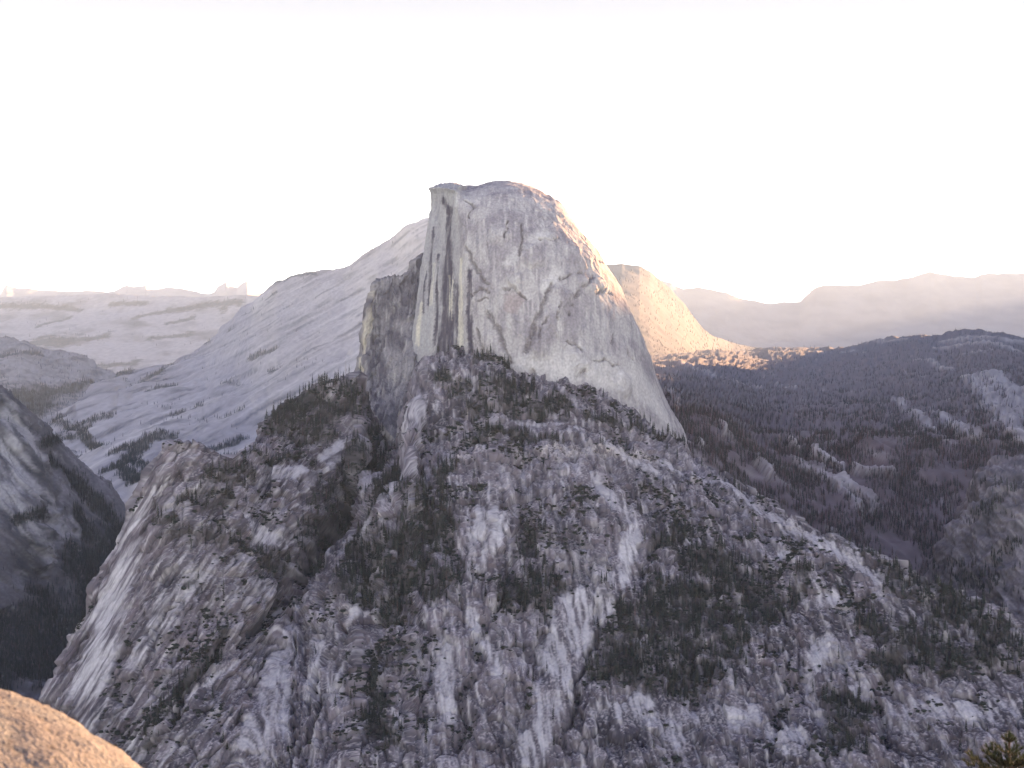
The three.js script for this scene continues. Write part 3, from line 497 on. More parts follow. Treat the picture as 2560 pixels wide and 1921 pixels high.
{
  const M = wall.m;
  wall.push((x, y, z, a, b, c, k) => { const q = x * 0.9 + y * 0.75, w = 30 * fbm(x / 200, y / 200, z / 200, 2); return 12 * (blocks((q + w) / 36, y / 110, z / 90).id - 0.5) + 18 * fbm(x / 350, y / 350, z / 350, 3) + 30 * ridged((q + w) / 90, y / 500, z / 500, 3) + 13 * ridged((q + w) / 26, y / 200, z / 160, 3) + 3.5 * noise(x / 9, y / 10, z / 12); });
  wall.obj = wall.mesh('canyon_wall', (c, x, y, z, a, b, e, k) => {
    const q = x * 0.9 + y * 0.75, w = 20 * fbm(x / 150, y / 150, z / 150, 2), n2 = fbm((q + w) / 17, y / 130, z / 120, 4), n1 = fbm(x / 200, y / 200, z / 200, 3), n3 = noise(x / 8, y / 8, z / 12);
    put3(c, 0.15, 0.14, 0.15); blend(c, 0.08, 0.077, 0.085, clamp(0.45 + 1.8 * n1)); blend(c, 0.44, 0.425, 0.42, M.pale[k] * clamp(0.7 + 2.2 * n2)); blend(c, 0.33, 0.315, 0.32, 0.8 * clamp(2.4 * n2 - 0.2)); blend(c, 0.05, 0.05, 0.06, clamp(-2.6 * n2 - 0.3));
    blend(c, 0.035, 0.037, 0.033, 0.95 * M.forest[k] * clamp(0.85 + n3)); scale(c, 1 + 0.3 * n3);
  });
  wall.obj.userData.kind = 'structure';
}

// ---- the wooded basin to the right of the dome
const basin = slope({ grain: 3.2, reach: 13,
  x0: 1380, x1: 2760, nx: G(380), ny: G(230), bottom: 1640,
  crest: [[1300, 905, 6800], [1550, 892, 7000], [1650, 888, 7100], [1800, 876, 7400], [1900, 876, 7600], [2000, 869, 7600], [2060, 874, 7500], [2150, 861, 7300], [2230, 849, 7100], [2300, 836, 6900], [2350, 841, 6800], [2420, 823, 6700], [2490, 826, 6600], [2560, 843, 6600], [2760, 860, 6600]],
  cols: [[1380, [[1000, 5000], [1150, 4300], [1640, 3900]]], [1650, [[950, 5700], [1050, 4800], [1150, 4300], [1250, 4050], [1640, 3700]]], [2000, [[910, 6700], [960, 6000], [1050, 5300], [1200, 4600], [1350, 4100], [1640, 3600]]], [2400, [[900, 6000], [1000, 5450], [1100, 5000], [1250, 4500], [1400, 4050], [1640, 3600]]], [2760, [[900, 6000], [1000, 5300], [1200, 4500], [1640, 3600]]]],
  back: [[300, 60], [1000, 500]],
});
basin.paint('bare', [
  [[1700, 912, 6], [1780, 940, 9], [1850, 962, 9], [1900, 985, 6]], [[1940, 975, 6], [1990, 985, 6]], [[1995, 1160, 14], [2060, 1185, 18], [2120, 1210, 18], [2170, 1245, 16]], [[2090, 1215, 12], [2140, 1260, 14]], [[2140, 1170, 10], [2230, 1190, 8]], [[1880, 1180, 8], [1910, 1200, 12]],
  [[2380, 850, 14], [2460, 845, 20], [2540, 860, 24]], [[2440, 890, 10], [2560, 900, 18]], [[1960, 880, 8], [2050, 885, 8], [2130, 880, 10]], [[2480, 950, 20], [2540, 1000, 30], [2560, 1060, 24]], [[2330, 1050, 14], [2400, 1070, 16], [2440, 1100, 14]], [[1790, 1085, 8], [1800, 1100, 6]], [[1980, 1110, 10]], [[2180, 860, 8], [2260, 850, 10]], [[1740, 1130, 8]], [[2360, 870, 12], [2430, 860, 16], [2520, 880, 20]], [[2420, 940, 14], [2500, 1030, 24], [2550, 1090, 22]], [[2300, 905, 8], [2370, 930, 10]], [[2240, 1010, 8], [2330, 1080, 12]], [[2040, 1130, 10], [2100, 1150, 10]], [[1830, 1010, 6], [1880, 1030, 8]], [[1690, 1030, 6], [1660, 990, 5]],
], { warp: 0.9, soft: 0.5, grow: 1.1, stretch: [1, 1, 0.1] });
basin.push((x, y, z, a, b, c, k) => 50 * fbm(x / 500, y / 400, z / 600, 3) + 16 * ridged(x / 110, y / 150, z / 160, 3) + 5 * noise(x / 14, y / 14, z / 24) + 8 * basin.m.bare[k]);
basin.obj = basin.mesh('basin', (c, x, y, z, a, b, e, k) => { const n = fbm((x + y) / 40, y / 40, z / 80, 4), n3 = noise(x / 9, y / 8, z / 16); put3(c, 0.115, 0.096, 0.108); blend(c, 0.16, 0.125, 0.135, clamp(0.5 + n)); blend(c, 0.42, 0.395, 0.385, basin.m.bare[k] * clamp(0.75 + 1.4 * n)); blend(c, 0.30, 0.28, 0.275, clamp(3.4 * n - 0.8)); scale(c, 1 + 0.3 * n3); });
basin.obj.userData.kind = 'structure';

// ---- two rock knobs at the right edge
const knobs = [
  slope({ x0: 2395, x1: 2800, nx: G(150), ny: G(110), bottom: 1500, crest: [[2380, 1330, 4100], [2420, 1240, 4050], [2440, 1199, 4040], [2460, 1177, 4030], [2494, 1160, 4020], [2529, 1155, 4010], [2600, 1152, 4000], [2800, 1180, 4000]], cols: [[2395, [[1500, 3900]]], [2500, [[1200, 3880], [1300, 3800], [1500, 3700]]], [2800, [[1250, 3850], [1500, 3650]]]], back: [[50, 20], [250, 220]] }),
  slope({ x0: 2325, x1: 2800, nx: G(200), ny: G(180), bottom: 1720, crest: [[2320, 1480, 3650], [2350, 1385, 3620], [2370, 1341, 3600], [2405, 1301, 3580], [2450, 1266, 3560], [2480, 1237, 3550], [2529, 1212, 3530], [2560, 1206, 3520], [2650, 1200, 3500], [2800, 1230, 3500]], cols: [[2325, [[1720, 3400]]], [2450, [[1330, 3480], [1450, 3400], [1720, 3250]]], [2560, [[1270, 3440], [1400, 3340], [1720, 3150]]], [2800, [[1400, 3300], [1720, 3100]]]], back: [[50, 20], [250, 220]] }),
];
for (const L of knobs) {
  L.mask('forest');
  L.push((x, y, z) => 9 * (blocks((x + 0.5 * y) / 26, y / 50, z / 40).id - 0.5) + 30 * fbm(x / 150, y / 150, z / 150, 3) + 20 * ridged((x + 0.5 * y) / 60, y / 120, z / 80, 3) + 7 * ridged((x + 0.5 * y) / 16, y / 40, z / 26, 3));
  L.obj = L.mesh('rock_knob', (c, x, y, z) => { const n = fbm((x + 0.5 * y) / 14, y / 70, z / 50, 4), m = fbm(x / 60, y / 60, z / 60, 3), n3 = noise(x / 6, y / 6, z / 6); put3(c, 0.19, 0.168, 0.18); blend(c, 0.085, 0.077, 0.09, clamp(0.4 + 2 * m)); blend(c, 0.34, 0.315, 0.315, clamp(-2.4 * n - 0.2)); blend(c, 0.05, 0.048, 0.055, clamp(2.4 * n - 0.3)); scale(c, 1 + 0.35 * n3); });
  L.obj.userData.kind = 'structure';
}
knobs[1].paint('forest', [[[2440, 1300, 22], [2510, 1270, 24]], [[2380, 1420, 20], [2420, 1450, 26], [2480, 1470, 30]], [[2500, 1400, 22], [2540, 1370, 16]], [[2350, 1430, 16]], [[2530, 1235, 14]]], { warp: 0.8 });
knobs[0].paint('forest', [[[2450, 1230, 10], [2500, 1220, 10]]], { warp: 0.8 });

// ---- the wooded dome in the haze behind, and the far range where the sun comes up
const hazyDome = slope({ grain: 4.4, reach: 19,
  x0: 1300, x1: 2000, nx: G(280), ny: G(120), bottom: 960,
  crest: [[1250, 700, 7000], [1400, 672, 7000], [1515, 662, 7000], [1554, 660, 7000], [1599, 667, 7000], [1624, 680, 7000], [1649, 702, 7000], [1679, 727, 7000], [1709, 759, 7000], [1738, 799, 7000], [1758, 824, 7000], [1778, 839, 7050], [1833, 859, 7200], [2000, 890, 7400]],
  cols: [[1300, [[800, 6500], [960, 6100]]], [1550, [[740, 6700], [850, 6450], [960, 6150]]], [1680, [[800, 6780], [880, 6500], [960, 6250]]], [2000, [[960, 6900]]]], back: [[200, 40], [700, 500]],
});
hazyDome.push((x, y, z) => 14 * fbm(x / 300, y / 300, z / 500, 3) + 4 * ridged(x / 80, y / 120, z / 200, 3));
hazyDome.obj = hazyDome.mesh('wooded_dome', (c, x, y, z) => { const n = fbm(x / 70, y / 100, z / 100, 4); put3(c, 0.165, 0.16, 0.16); blend(c, 0.11, 0.105, 0.10, clamp(0.3 - 2 * n)); });
hazyDome.obj.userData.kind = 'structure';
const crestRight = slope({ grain: 5.5, reach: 8,
  x0: 1500, x1: 3100, nx: G(420), ny: G(90), bottom: 900,
  crest: [[1400, 720, 14000], [1654, 704, 14000], [1679, 709, 14000], [1709, 724, 14000], [1748, 719, 14000], [1778, 724, 14000], [1818, 734, 14000], [1858, 749, 14000], [1912, 759, 14000], [1927, 762, 14000], [1967, 755, 14000], [2002, 757, 14000], [2027, 727, 14000], [2042, 717, 14000], [2072, 714, 14000], [2146, 717, 14000], [2191, 702, 14000], [2236, 704, 14000], [2275, 697, 14000], [2325, 681, 14000], [2355, 690, 14000], [2380, 695, 14000], [2440, 698, 14000], [2454, 690, 14000], [2504, 686, 14000], [2560, 684, 14000], [2800, 690, 14000], [3200, 700, 14000]],
  cols: [[1500, [[800, 13300], [900, 12400]]], [2100, [[780, 13600], [830, 13200], [900, 12400]]], [2560, [[760, 13500], [820, 13000], [900, 12200]]], [3100, [[760, 13500], [900, 12200]]]], back: [[300, 100], [1000, 500]],
});
crestRight.push((x, y, z) => 26 * fbm(x / 500, y / 300, z / 1200, 3) + 16 * ridged(x / 260, y / 260, z / 900, 4) + 4 * noise(x / 40, y / 40, z / 120));
crestRight.obj = crestRight.mesh('mountain_range', (c, x, y, z) => { const n = fbm(x / 260, y / 160, z / 400, 4); put3(c, 0.70, 0.59, 0.49); blend(c, 0.56, 0.46, 0.38, clamp(0.4 - 2 * n)); });
crestRight.obj.userData.kind = 'structure';

// ---- unseen ridge added right of the frame, shaped to shade dome and valley
{
  const line = [[13300, -33500, 1700], [12000, -29200, 1560], [11400, -25500, 1430], [10900, -21800, 1400], [9900, -17700, 1930], [8500, -12900, 1440], [7400, -10900, 1200], [6900, -9800, 1020], [6500, -8600, 860], [5900, -6900, 730], [5400, -5900, 690], [4900, -4900, 600], [4300, -3400, 450], [3800, -2400, 200]];
  const s = line.map((_, i) => i), fx = pchip(s, line.map((q) => q[0])), fz = pchip(s, line.map((q) => q[1])), fh = linear(s, line.map((q) => q[2]));
  const L = new Land(360, 61);
  for (let i = 0; i < 360; i++) {
    const u = i / 359 * (line.length - 1), x = fx(u), z = fz(u), dx = fx(u + 0.01) - x, dz = fz(u + 0.01) - z, l = Math.hypot(dx, dz);
    for (let j = 0; j < 61; j++) { const t = (j - 30) / 30 * 2800; L.P.set([x - dz / l * t, fh(u) - Math.abs(t) * 0.95, z + dx / l * t], 3 * (j * 360 + i)); }
  }
  L.normals(); L.push((x, y, z) => 50 * fbm(x / 500, y / 500, z / 500, 4));
  L.mesh('added_shade_ridge', (c, x, y, z) => { const n = fbm(x / 200, y / 200, z / 200, 3); put3(c, 0.16 + 0.2 * n, 0.145 + 0.18 * n, 0.13 + 0.17 * n); }).userData.kind = 'structure';
}

// ---- the floor of everything, so that no gap opens between the mountains
{
  const g = new THREE.PlaneGeometry(140000, 100000, 80, 50); g.rotateX(-Math.PI / 2);
  const p = g.attributes.position; for (let i = 0; i < p.count; i++) p.setY(i, 20 * fbm(p.getX(i) / 900, 0.5, p.getZ(i) / 900, 3));
  g.computeVertexNormals();
  const o = new THREE.Mesh(g, new THREE.MeshStandardMaterial({ color: new THREE.Color(0.06, 0.058, 0.05), roughness: 1 }));
  o.name = 'valley_floor'; o.position.set(5000, -1010, -44000); o.userData.kind = 'structure'; o.receiveShadow = true; scene.add(o);
}
// ---------------------------------------------------------------- plants
const foliageMat = new THREE.MeshStandardMaterial({ vertexColors: true, roughness: 0.9, side: THREE.DoubleSide });
const barkMat = new THREE.MeshStandardMaterial({ color: new THREE.Color(0.11, 0.085, 0.07), roughness: 1 });
const snagMat = new THREE.MeshStandardMaterial({ color: new THREE.Color(0.34, 0.30, 0.27), roughness: 1 });
function coloured(g, fn) { const n = g.attributes.position.count, c = new Float32Array(n * 3), p = g.attributes.position; for (let i = 0; i < n; i++) { const q = fn(p.getX(i), p.getY(i), p.getZ(i)); c.set(q, 3 * i); } g.setAttribute('color', new THREE.BufferAttribute(c, 3)); return g; }
function triangles(list, col) { const g = new THREE.BufferGeometry(); g.setAttribute('position', new THREE.Float32BufferAttribute(list, 3)); g.computeVertexNormals(); const c = new Float32Array(list.length); for (let i = 0; i < list.length; i += 9) { const s = 0.65 + 0.7 * rnd(); for (let j = 0; j < 9; j += 3) { c[i + j] = col[0] * s; c[i + j + 1] = col[1] * s; c[i + j + 2] = col[2] * s; } } g.setAttribute('color', new THREE.BufferAttribute(c, 3)); return g; }
// a conifer one unit tall: drooping boughs in loose whorls round a tapered trunk
function crownGeo(whorls, per, spread, low, ragged, col) {
  const t = [];
  for (let w = 0; w < whorls; w++) {
    const y = mix(low, 0.985, Math.pow(w / (whorls - 1), 0.85));
    for (let b = 0; b < per; b++) {
      if (rnd() < ragged * 0.35) continue;
      const a = (b + rnd() * 0.9) / per * 6.2832 + w * 1.7, prof = Math.pow((1 - y) / (1 - low), 0.8) * (y < low + 0.1 ? 0.75 : 1);
      const r = spread * (0.12 + 0.88 * prof) * (1 - ragged * rnd() * 0.7), drop = r * (0.25 + 0.35 * rnd()), wd = r * (0.28 + 0.2 * rnd()), ca = Math.cos(a), sa = Math.sin(a), yy = y + (rnd() - 0.5) * 0.05;
      const P = (f, s, dy) => [ca * r * f - sa * s, yy + dy, sa * r * f + ca * s];
      const o = P(0, 0, 0.012), l = P(0.62, wd, -drop * 0.55), rr = P(0.62, -wd, -drop * 0.55), e = P(1, 0, -drop), u = P(0.55, 0, 0.02 - drop * 0.15);
      t.push(...o, ...l, ...u, ...o, ...u, ...rr, ...l, ...e, ...u, ...u, ...e, ...rr);
    }
  }
  return triangles(t, col);
}
const trunkGeo = (h = 1, r = 0.017) => { const g = new THREE.CylinderGeometry(r * 0.25, r, h, 6, 1); g.translate(0, h / 2, 0); return g; };
const GREEN = [0.02, 0.026, 0.02];
const crowns = [crownGeo(11, 7, 0.15, 0.1, 0.5, GREEN), crownGeo(10, 7, 0.19, 0.16, 0.6, GREEN), crownGeo(12, 6, 0.125, 0.07, 0.45, GREEN), crownGeo(8, 7, 0.22, 0.32, 0.8, GREEN)];
const trunk1 = trunkGeo(), stub = (() => { const g = new THREE.CylinderGeometry(0.002, 0.006, 0.09, 5); g.translate(0, 0.045, 0); g.rotateZ(-1.1); return g; })();
function shrubGeo(col, flat) {
  const t = [];                                               // a mound of small leafy faces
  for (let i = 0; i < 90; i++) {
    const u = rnd() * 0.98, a = rnd() * 6.2832, q = Math.sqrt(1 - u * u), r = 0.5 * (0.72 + 0.4 * noise(Math.cos(a) * q * 1.7 + 3, u * 1.7 + flat, Math.sin(a) * q * 1.7) + 0.2 * rnd());
    const c = [Math.cos(a) * q * r, u * r * flat, Math.sin(a) * q * r], s = 0.10 + 0.07 * rnd();
    const v = () => [c[0] + (rnd() - 0.5) * 2 * s, c[1] + (rnd() - 0.5) * 1.4 * s * flat, c[2] + (rnd() - 0.5) * 2 * s];
    t.push(...v(), ...v(), ...v());
  }
  const leaves = triangles(t, col), core = new THREE.IcosahedronGeometry(0.36, 1); core.scale(1, flat, 1); core.translate(0, 0.08, 0);
  core.deleteAttribute('uv'); coloured(core, () => col);
  return mergeGeometries([leaves, core]);
}
const shrubs = [shrubGeo([0.026, 0.031, 0.022], 0.8), shrubGeo([0.033, 0.034, 0.025], 0.65), shrubGeo([0.023, 0.028, 0.021], 1.0)];
const treeGeo = (c) => { const t = trunk1.toNonIndexed(); t.deleteAttribute('uv'); coloured(t, () => [0.06, 0.046, 0.04]); return mergeGeometries([c, t]); };

// every spot on a land where a plant may stand: density(k, normal) is plants per square metre
function scatter(L, density, minFace = 0.02) {
  const out = [], { nx, ny, P, N } = L, top = L.front ?? ny;
  for (let j = 0; j < top - 1; j++) for (let i = 0; i < nx - 1; i++) {
    const k = j * nx + i, a = 3 * k, b = a + 3, c = a + 3 * nx;
    const dist = Math.hypot(P[a], P[a + 1], P[a + 2]);
    if (-(N[a] * P[a] + N[a + 1] * P[a + 1] + N[a + 2] * P[a + 2]) / dist < minFace) continue;
    const d = density(k, N[a + 1]); if (d <= 0) continue;
    const ux = P[b] - P[a], uy = P[b + 1] - P[a + 1], uz = P[b + 2] - P[a + 2], vx = P[c] - P[a], vy = P[c + 1] - P[a + 1], vz = P[c + 2] - P[a + 2];
    const area = Math.min(400, Math.hypot(uy * vz - uz * vy, uz * vx - ux * vz, ux * vy - uy * vx));
    let n = d * area; n = Math.floor(n) + (rnd() < n - Math.floor(n) ? 1 : 0);
    for (; n > 0; n--) { const s = rnd(), t = rnd() * (1 - s); if (rnd() < 1 / (1 + Math.max(0, dist - 5500) / 14000) ** 2) out.push({ x: P[a] + ux * s + vx * t, y: P[a + 1] + uy * s + vy * t, z: P[a + 2] + uz * s + vz * t, k, dist, L }); }
  }
  return out;
}
const seenAt = (q) => { const f = q.y * PS - q.z * PC; return [1280 + F * q.x / f, 960.5 - F * (q.y * PC + q.z * PS) / f]; };
const mat4 = new THREE.Matrix4(), quat = new THREE.Quaternion(), eul = new THREE.Euler(), vp = new THREE.Vector3(), vs = new THREE.Vector3();
function copies(name, label, category, geo, list) {
  const o = new THREE.InstancedMesh(geo, foliageMat, list.length), c = new THREE.Color();
  list.forEach((q, i) => { eul.set((rnd() - 0.5) * 0.06, q.turn, (rnd() - 0.5) * 0.06); quat.setFromEuler(eul); mat4.compose(vp.set(q.x, q.y - (q.sink ?? 0.4), q.z), quat, vs.set(q.w, q.h, q.w)); o.setMatrixAt(i, mat4); o.setColorAt(i, c.setRGB(...q.tint)); });
  o.name = numbered(name); scene.add(o); return tag(o, label, category, null, 'stuff');
}
const inView = (q) => { const [x, y] = seenAt(q); return x > -250 && x < 2810 && y < 2080 && y > 0; };
const tintOf = (brown) => { const s = 0.6 + 1.7 * rnd() * rnd(); return rnd() < brown ? [s * 2.0, s * 1.25, s * 1.45] : [s * (0.95 + 0.2 * rnd()), s, s * (0.9 + 0.2 * rnd())]; };
function stand(L, density, h0, h1, brown, slim = 1) {
  return scatter(L, density).filter(inView).map((q) => { const h = mix(h0, h1, Math.pow(rnd(), 1.2)) * (1 + Math.max(0, q.dist - 5500) / 14000); return { ...q, h, w: h * slim * (0.85 + 0.4 * rnd()), turn: rnd() * 6.3, tint: tintOf(brown) }; });
}
const patchy = (x, y, z, s, o = 3) => fbm(x / s + 31, y / s, z / s, o);
const near = (L, k) => [L.P[3 * k], L.P[3 * k + 1], L.P[3 * k + 2]];

const trees = [
  ...stand(pedestal, (k, up) => { const [x, y, z] = near(pedestal, k), m = pedestal.m, f = clamp(m.forest[k] * 1.15 + 0.5 * patchy(x, y, z, 40)) * (m.forest[k] > 0.25 ? 1 : 0), s = m.scrub[k] * clamp(patchy(x, y, z, 60) * 2) * 0.10; return (0.015 * f * clamp(0.62 + 3.2 * patchy(x, y, z, 24)) + 0.03 * s + 0.0011 * clamp(5 * patchy(x, y, z, 110) - 0.6) * sstep(0.3, 0.6, up)) * (1 - 0.93 * m.slab[k]) * sstep(0.02, 0.25, up); }, 8, 30, 0.05),
];
const basinTrees = stand(basin, (k, up) => { const [x, y, z] = near(basin, k); return 0.012 * clamp(0.6 + 2.6 * patchy(x, y, z, 150)) * (1 - 0.95 * basin.m.bare[k]); }, 9, 27, 0.42, 1.35);
for (const q of basinTrees) q.tint = q.tint.map((v, i) => v * [1.5, 1.4, 1.6][i]);          // open, greyer crowns, many of them fire killed
const knobTrees = knobs.flatMap((L) => stand(L, (k, up) => { const [x, y, z] = near(L, k); return 0.016 * L.m.forest[k] + 0.002 * clamp(3 * patchy(x, y, z, 50)); }, 9, 20, 0.12));
const farTrees = [
  ...stand(massif, (k) => { const [x, y, z] = near(massif, k); return 0.006 * massif.m.forest[k] + 0.0004 * clamp(4 * patchy(x, y, z, 700) - 0.4); }, 16, 30, 0.1),
  ...stand(hill, (k) => { const [x, y, z] = near(hill, k); return 0.005 * hill.m.forest[k] + 0.0015 * clamp(2.5 * patchy(x, y, z, 400)); }, 16, 28, 0.1),
  ...stand(upland, (k) => { const [x, y, z] = near(upland, k); return 0.004 * upland.m.forest[k] + 0.001 * clamp(4 * patchy(x, y, z, 900) - 0.2); }, 18, 28, 0.05),
  ...stand(hazyDome, (k) => { const [x, y, z] = near(hazyDome, k); return 0.004 * clamp(0.4 + 2.5 * patchy(x, y, z, 400)); }, 14, 24, 0.1),
];
const wallTrees = stand(wall, (k, up) => { const [x, y, z] = near(wall, k); return 0.014 * wall.m.forest[k] + 0.0012 * clamp(3 * patchy(x, y, z, 70) - 0.2) * (1 - wall.m.pale[k]); }, 10, 26, 0.06);

// ---- trees that can be picked out on the skyline and against the pale rock, each placed where it stands
function tree(q, variant, label, group, name = 'conifer') {
  const o = new THREE.Group(); o.name = numbered(name); o.position.set(q.x, q.y - 0.4, q.z); o.rotation.y = q.turn; o.scale.set(q.w, q.h, q.w);
  const t = new THREE.Mesh(trunk1, variant < 0 ? snagMat : barkMat); t.name = 'trunk'; o.add(t);
  if (variant >= 0) { const c = new THREE.Mesh(crowns[variant], foliageMat); c.name = 'crown'; o.add(c); }
  else for (let i = 0; i < 5; i++) { const b = new THREE.Mesh(stub, snagMat); b.name = 'dead_branch'; b.position.y = 0.45 + 0.1 * i; b.rotation.y = i * 2.4; o.add(b); }
  scene.add(shade(o)); return tag(o, label, 'tree', group);
}
const rows = [ // [px, foot, height as sighted, variant, label]
  [804, 982, 42, 3, 'tallest ragged conifer on the skyline of the dark wooded left ridge'],
  [833, 974, 30, 0, 'slim conifer on the wooded ridge skyline, left of a matching pointed one'],
  [845, 972, 29, 2, 'pointed conifer on the wooded ridge skyline, right one of a close pair'],
  [825, 980, 24, 1, 'short broad conifer between the tallest skyline tree and the slim pair'],
  [788, 990, 34, 0, 'tall dark conifer just left of the tallest tree on the left ridge'],
  [795, 990, 26, 2, 'small slim conifer crowded against the second tallest ridge tree'],
  [771, 996, 34, 1, 'broad full conifer, widest on the left ridge skyline'],
  [758, 1000, 28, 2, 'narrow conifer left of the broadest skyline tree on the wooded ridge'],
  [735, 1006, 26, 0, 'bushy conifer halfway along the descending wooded skyline'],
  [725, 1008, 30, 2, 'thin spire of a conifer on the descending wooded skyline'],
  [717, 1010, 26, 1, 'full conifer at the bend of the descending wooded skyline'],
  [702, 1022, 26, 0, 'conifer near the low left end of the wooded ridge skyline'],
  [683, 1036, 24, 1, 'last conifer at the low left end of the wooded ridge'],
  [860, 964, 22, 2, 'lone small conifer on the skyline just left of the cliff'],
  [890, 950, 22, 0, 'dark conifer on the ridge end touching the foot of the cliff'],
  [1373, 958, 31, 0, 'tallest dark conifer standing against the pale foot of the dome'],
  [1382, 960, 27, 1, 'conifer leaning close to the tallest tree at the dome foot'],
  [1398, 958, 24, 2, 'slim conifer right of the close pair at the pale dome foot'],
  [1150, 914, 34, 3, 'open crowned tree in front of the cream stripe of the sheer face'],
  [1183, 906, 24, 0, 'left one of three pointed conifers right of the cream stripe'],
  [1194, 908, 24, 2, 'middle one of three pointed conifers right of the cream stripe'],
  [1203, 907, 23, 0, 'right one of three pointed conifers right of the cream stripe'],
  [1227, 900, 24, 1, 'conifer crowning the dark scrubby knoll under the dome'],
  [1336, 962, 22, 1, 'conifer in the dark notch at the base of the dome'],
  [1591, 1054, 18, 0, 'small conifer at the left of the row under the dome right edge'],
  [1610, 1056, 26, 1, 'largest conifer of the row under the right edge of the dome'],
  [1626, 1060, 22, 0, 'conifer in the middle of the row under the dome right edge'],
  [1643, 1066, 22, 3, 'flat topped tree at the right of the row under the dome edge'],
  [1677, 1098, 17, 2, 'lone conifer on bare rock below the right edge of the dome'],
  [1704, 1126, 14, 1, 'small lone conifer near the low right tip of the dome'],
];
for (const [px, py, hp, v, label] of rows) {
  const [x, y, z] = pedestal.place(px, py), dist = Math.hypot(x, y, z), h = hp * dist / F;
  tree({ x, y, z, h, w: h * (v === 1 ? 1.15 : 0.95), turn: rnd() * 6.3 }, v, label, null);
}
for (const [px, py, hp, label] of [[879, 950, 36, 'bare dead trunk on the ridge end left of the cliff'], [1174, 1062, 30, 'pale bare snag standing left in the stand under the dome'], [1198, 985, 14, 'short pale stump in the scrub below the sheer face'], [1690, 1680, 30, 'grey bare snag rising from the dark stand on the right slope'], [2010, 1480, 24, 'pale dead trunk beside the long crack on the right slope']]) {
  const [x, y, z] = pedestal.place(px, py), h = hp * Math.hypot(x, y, z) / F;
  tree({ x, y, z, h, w: h * 1.2, turn: rnd() * 6 }, -2, label, null, 'dead_tree');
}
for (const [px, py, hp, label] of [[1950, 1110, 34, 'tall bleached snag, most visible among brown trees of the basin'], [2316, 910, 26, 'bleached snag in the upper right of the wooded basin'], [1842, 985, 20, 'thin pale snag near the light rock strip in the basin'], [1975, 980, 22, 'pale snag beside the small rock patch high in the basin'], [2078, 1145, 22, 'bleached snag above the large bare slab in the basin'], [1910, 1225, 22, 'pale snag at the left of the bare slab low in the basin']]) {
  const [x, y, z] = basin.place(px, py), h = hp * Math.hypot(x, y, z) / F;
  tree({ x, y, z, h, w: h * 1.1, turn: rnd() * 6 }, -1, label, null, 'dead_tree');
}

// ---- the largest of the other trees on the near slope stand singly, the rest are forest
const marks = [
  [880, 1330, 'the dark gully'], [470, 1115, 'the rounded top of the left buttress'], [310, 1440, 'the pale left edge of the buttress'], [790, 1040, 'the wooded left ridge top'], [1010, 1090, 'the foot of the streaked cliff'], [1300, 1030, 'the dark stand under the dome'],
  [1050, 1400, 'the stand left of the middle slope'], [1430, 1620, 'the long pale slab'], [1560, 1400, 'the upper narrow pale slab'], [1700, 1600, 'the largest dark stand'], [1850, 1250, 'the crest of the right ridge'], [2350, 1490, 'the stand on the right shoulder'],
  [2120, 1820, 'the dark gully at the lower right'], [950, 1790, 'the bushy rib left of the bottom centre'], [560, 1650, 'the slanting streaks at the lower left'], [1320, 1490, 'the small stand mid slope'], [1480, 1150, 'the pale terraces under the dome'], [2480, 1740, 'the bare cliff at the lower right'], [2070, 1510, 'the bare knob on the right slope'], [1230, 1850, 'the steep rock at the bottom centre'],
];
function whereIs(q) { // the nearest landmark, and on which side of it the plant stands
  const [x, y] = seenAt(q); let best = 1e9, m; for (const a of marks) { const d = (a[0] - x) ** 2 + (a[1] - y) ** 2; if (d < best) { best = d; m = a; } }
  const dx = x - m[0], dy = y - m[1], side = Math.sqrt(best) < 45 ? 'at' : Math.abs(dx) > Math.abs(dy) ? (dx < 0 ? 'left of' : 'right of') : dy < 0 ? 'just above' : 'just below';
  return `${side} ${m[2]}`;
}
const framed = (q) => { const [x, y] = seenAt(q); return x > 20 && x < 2540 && y < 1915; };
{
  for (const q of trees) q.size = q.h / q.dist;
  const rank = trees.filter(framed).sort((a, b) => b.size - a.size).slice(0, 255), single = new Set(rank);
  rank.forEach((q, i) => { const w = whereIs(q), kind = ['slender dark', 'broad dark', 'narrow dark'][i % 3]; tree(q, i % 3, `${kind} conifer ${w}`, `${kind} conifers ${w}`); });
  const rest = trees.filter((q) => !single.has(q));
  copies('conifer_forest', 'dark conifers massed on the slope below the dome', 'forest', treeGeo(crowns[0]), rest.filter((_, i) => i % 2));
  copies('conifer_forest', 'dark broad conifers mixed through the slope below the dome', 'forest', treeGeo(crowns[1]), rest.filter((_, i) => !(i % 2)));
}
copies('conifer_forest', 'brown and green conifers covering the basin right of the dome', 'forest', treeGeo(crowns[2]), basinTrees.filter((_, i) => i % 2));
copies('conifer_forest', 'fuller conifers mixed through the basin right of the dome', 'forest', treeGeo(crowns[0]), basinTrees.filter((_, i) => !(i % 2)));
copies('conifer_forest', 'conifers on the rock knobs at the right edge', 'forest', treeGeo(crowns[1]), knobTrees);
copies('conifer_forest', 'dark conifers on the canyon wall and floor at the left', 'forest', treeGeo(crowns[0]), wallTrees);
copies('conifer_forest', 'far conifers in bands on the mountains behind', 'forest', treeGeo(crowns[1]), farTrees);

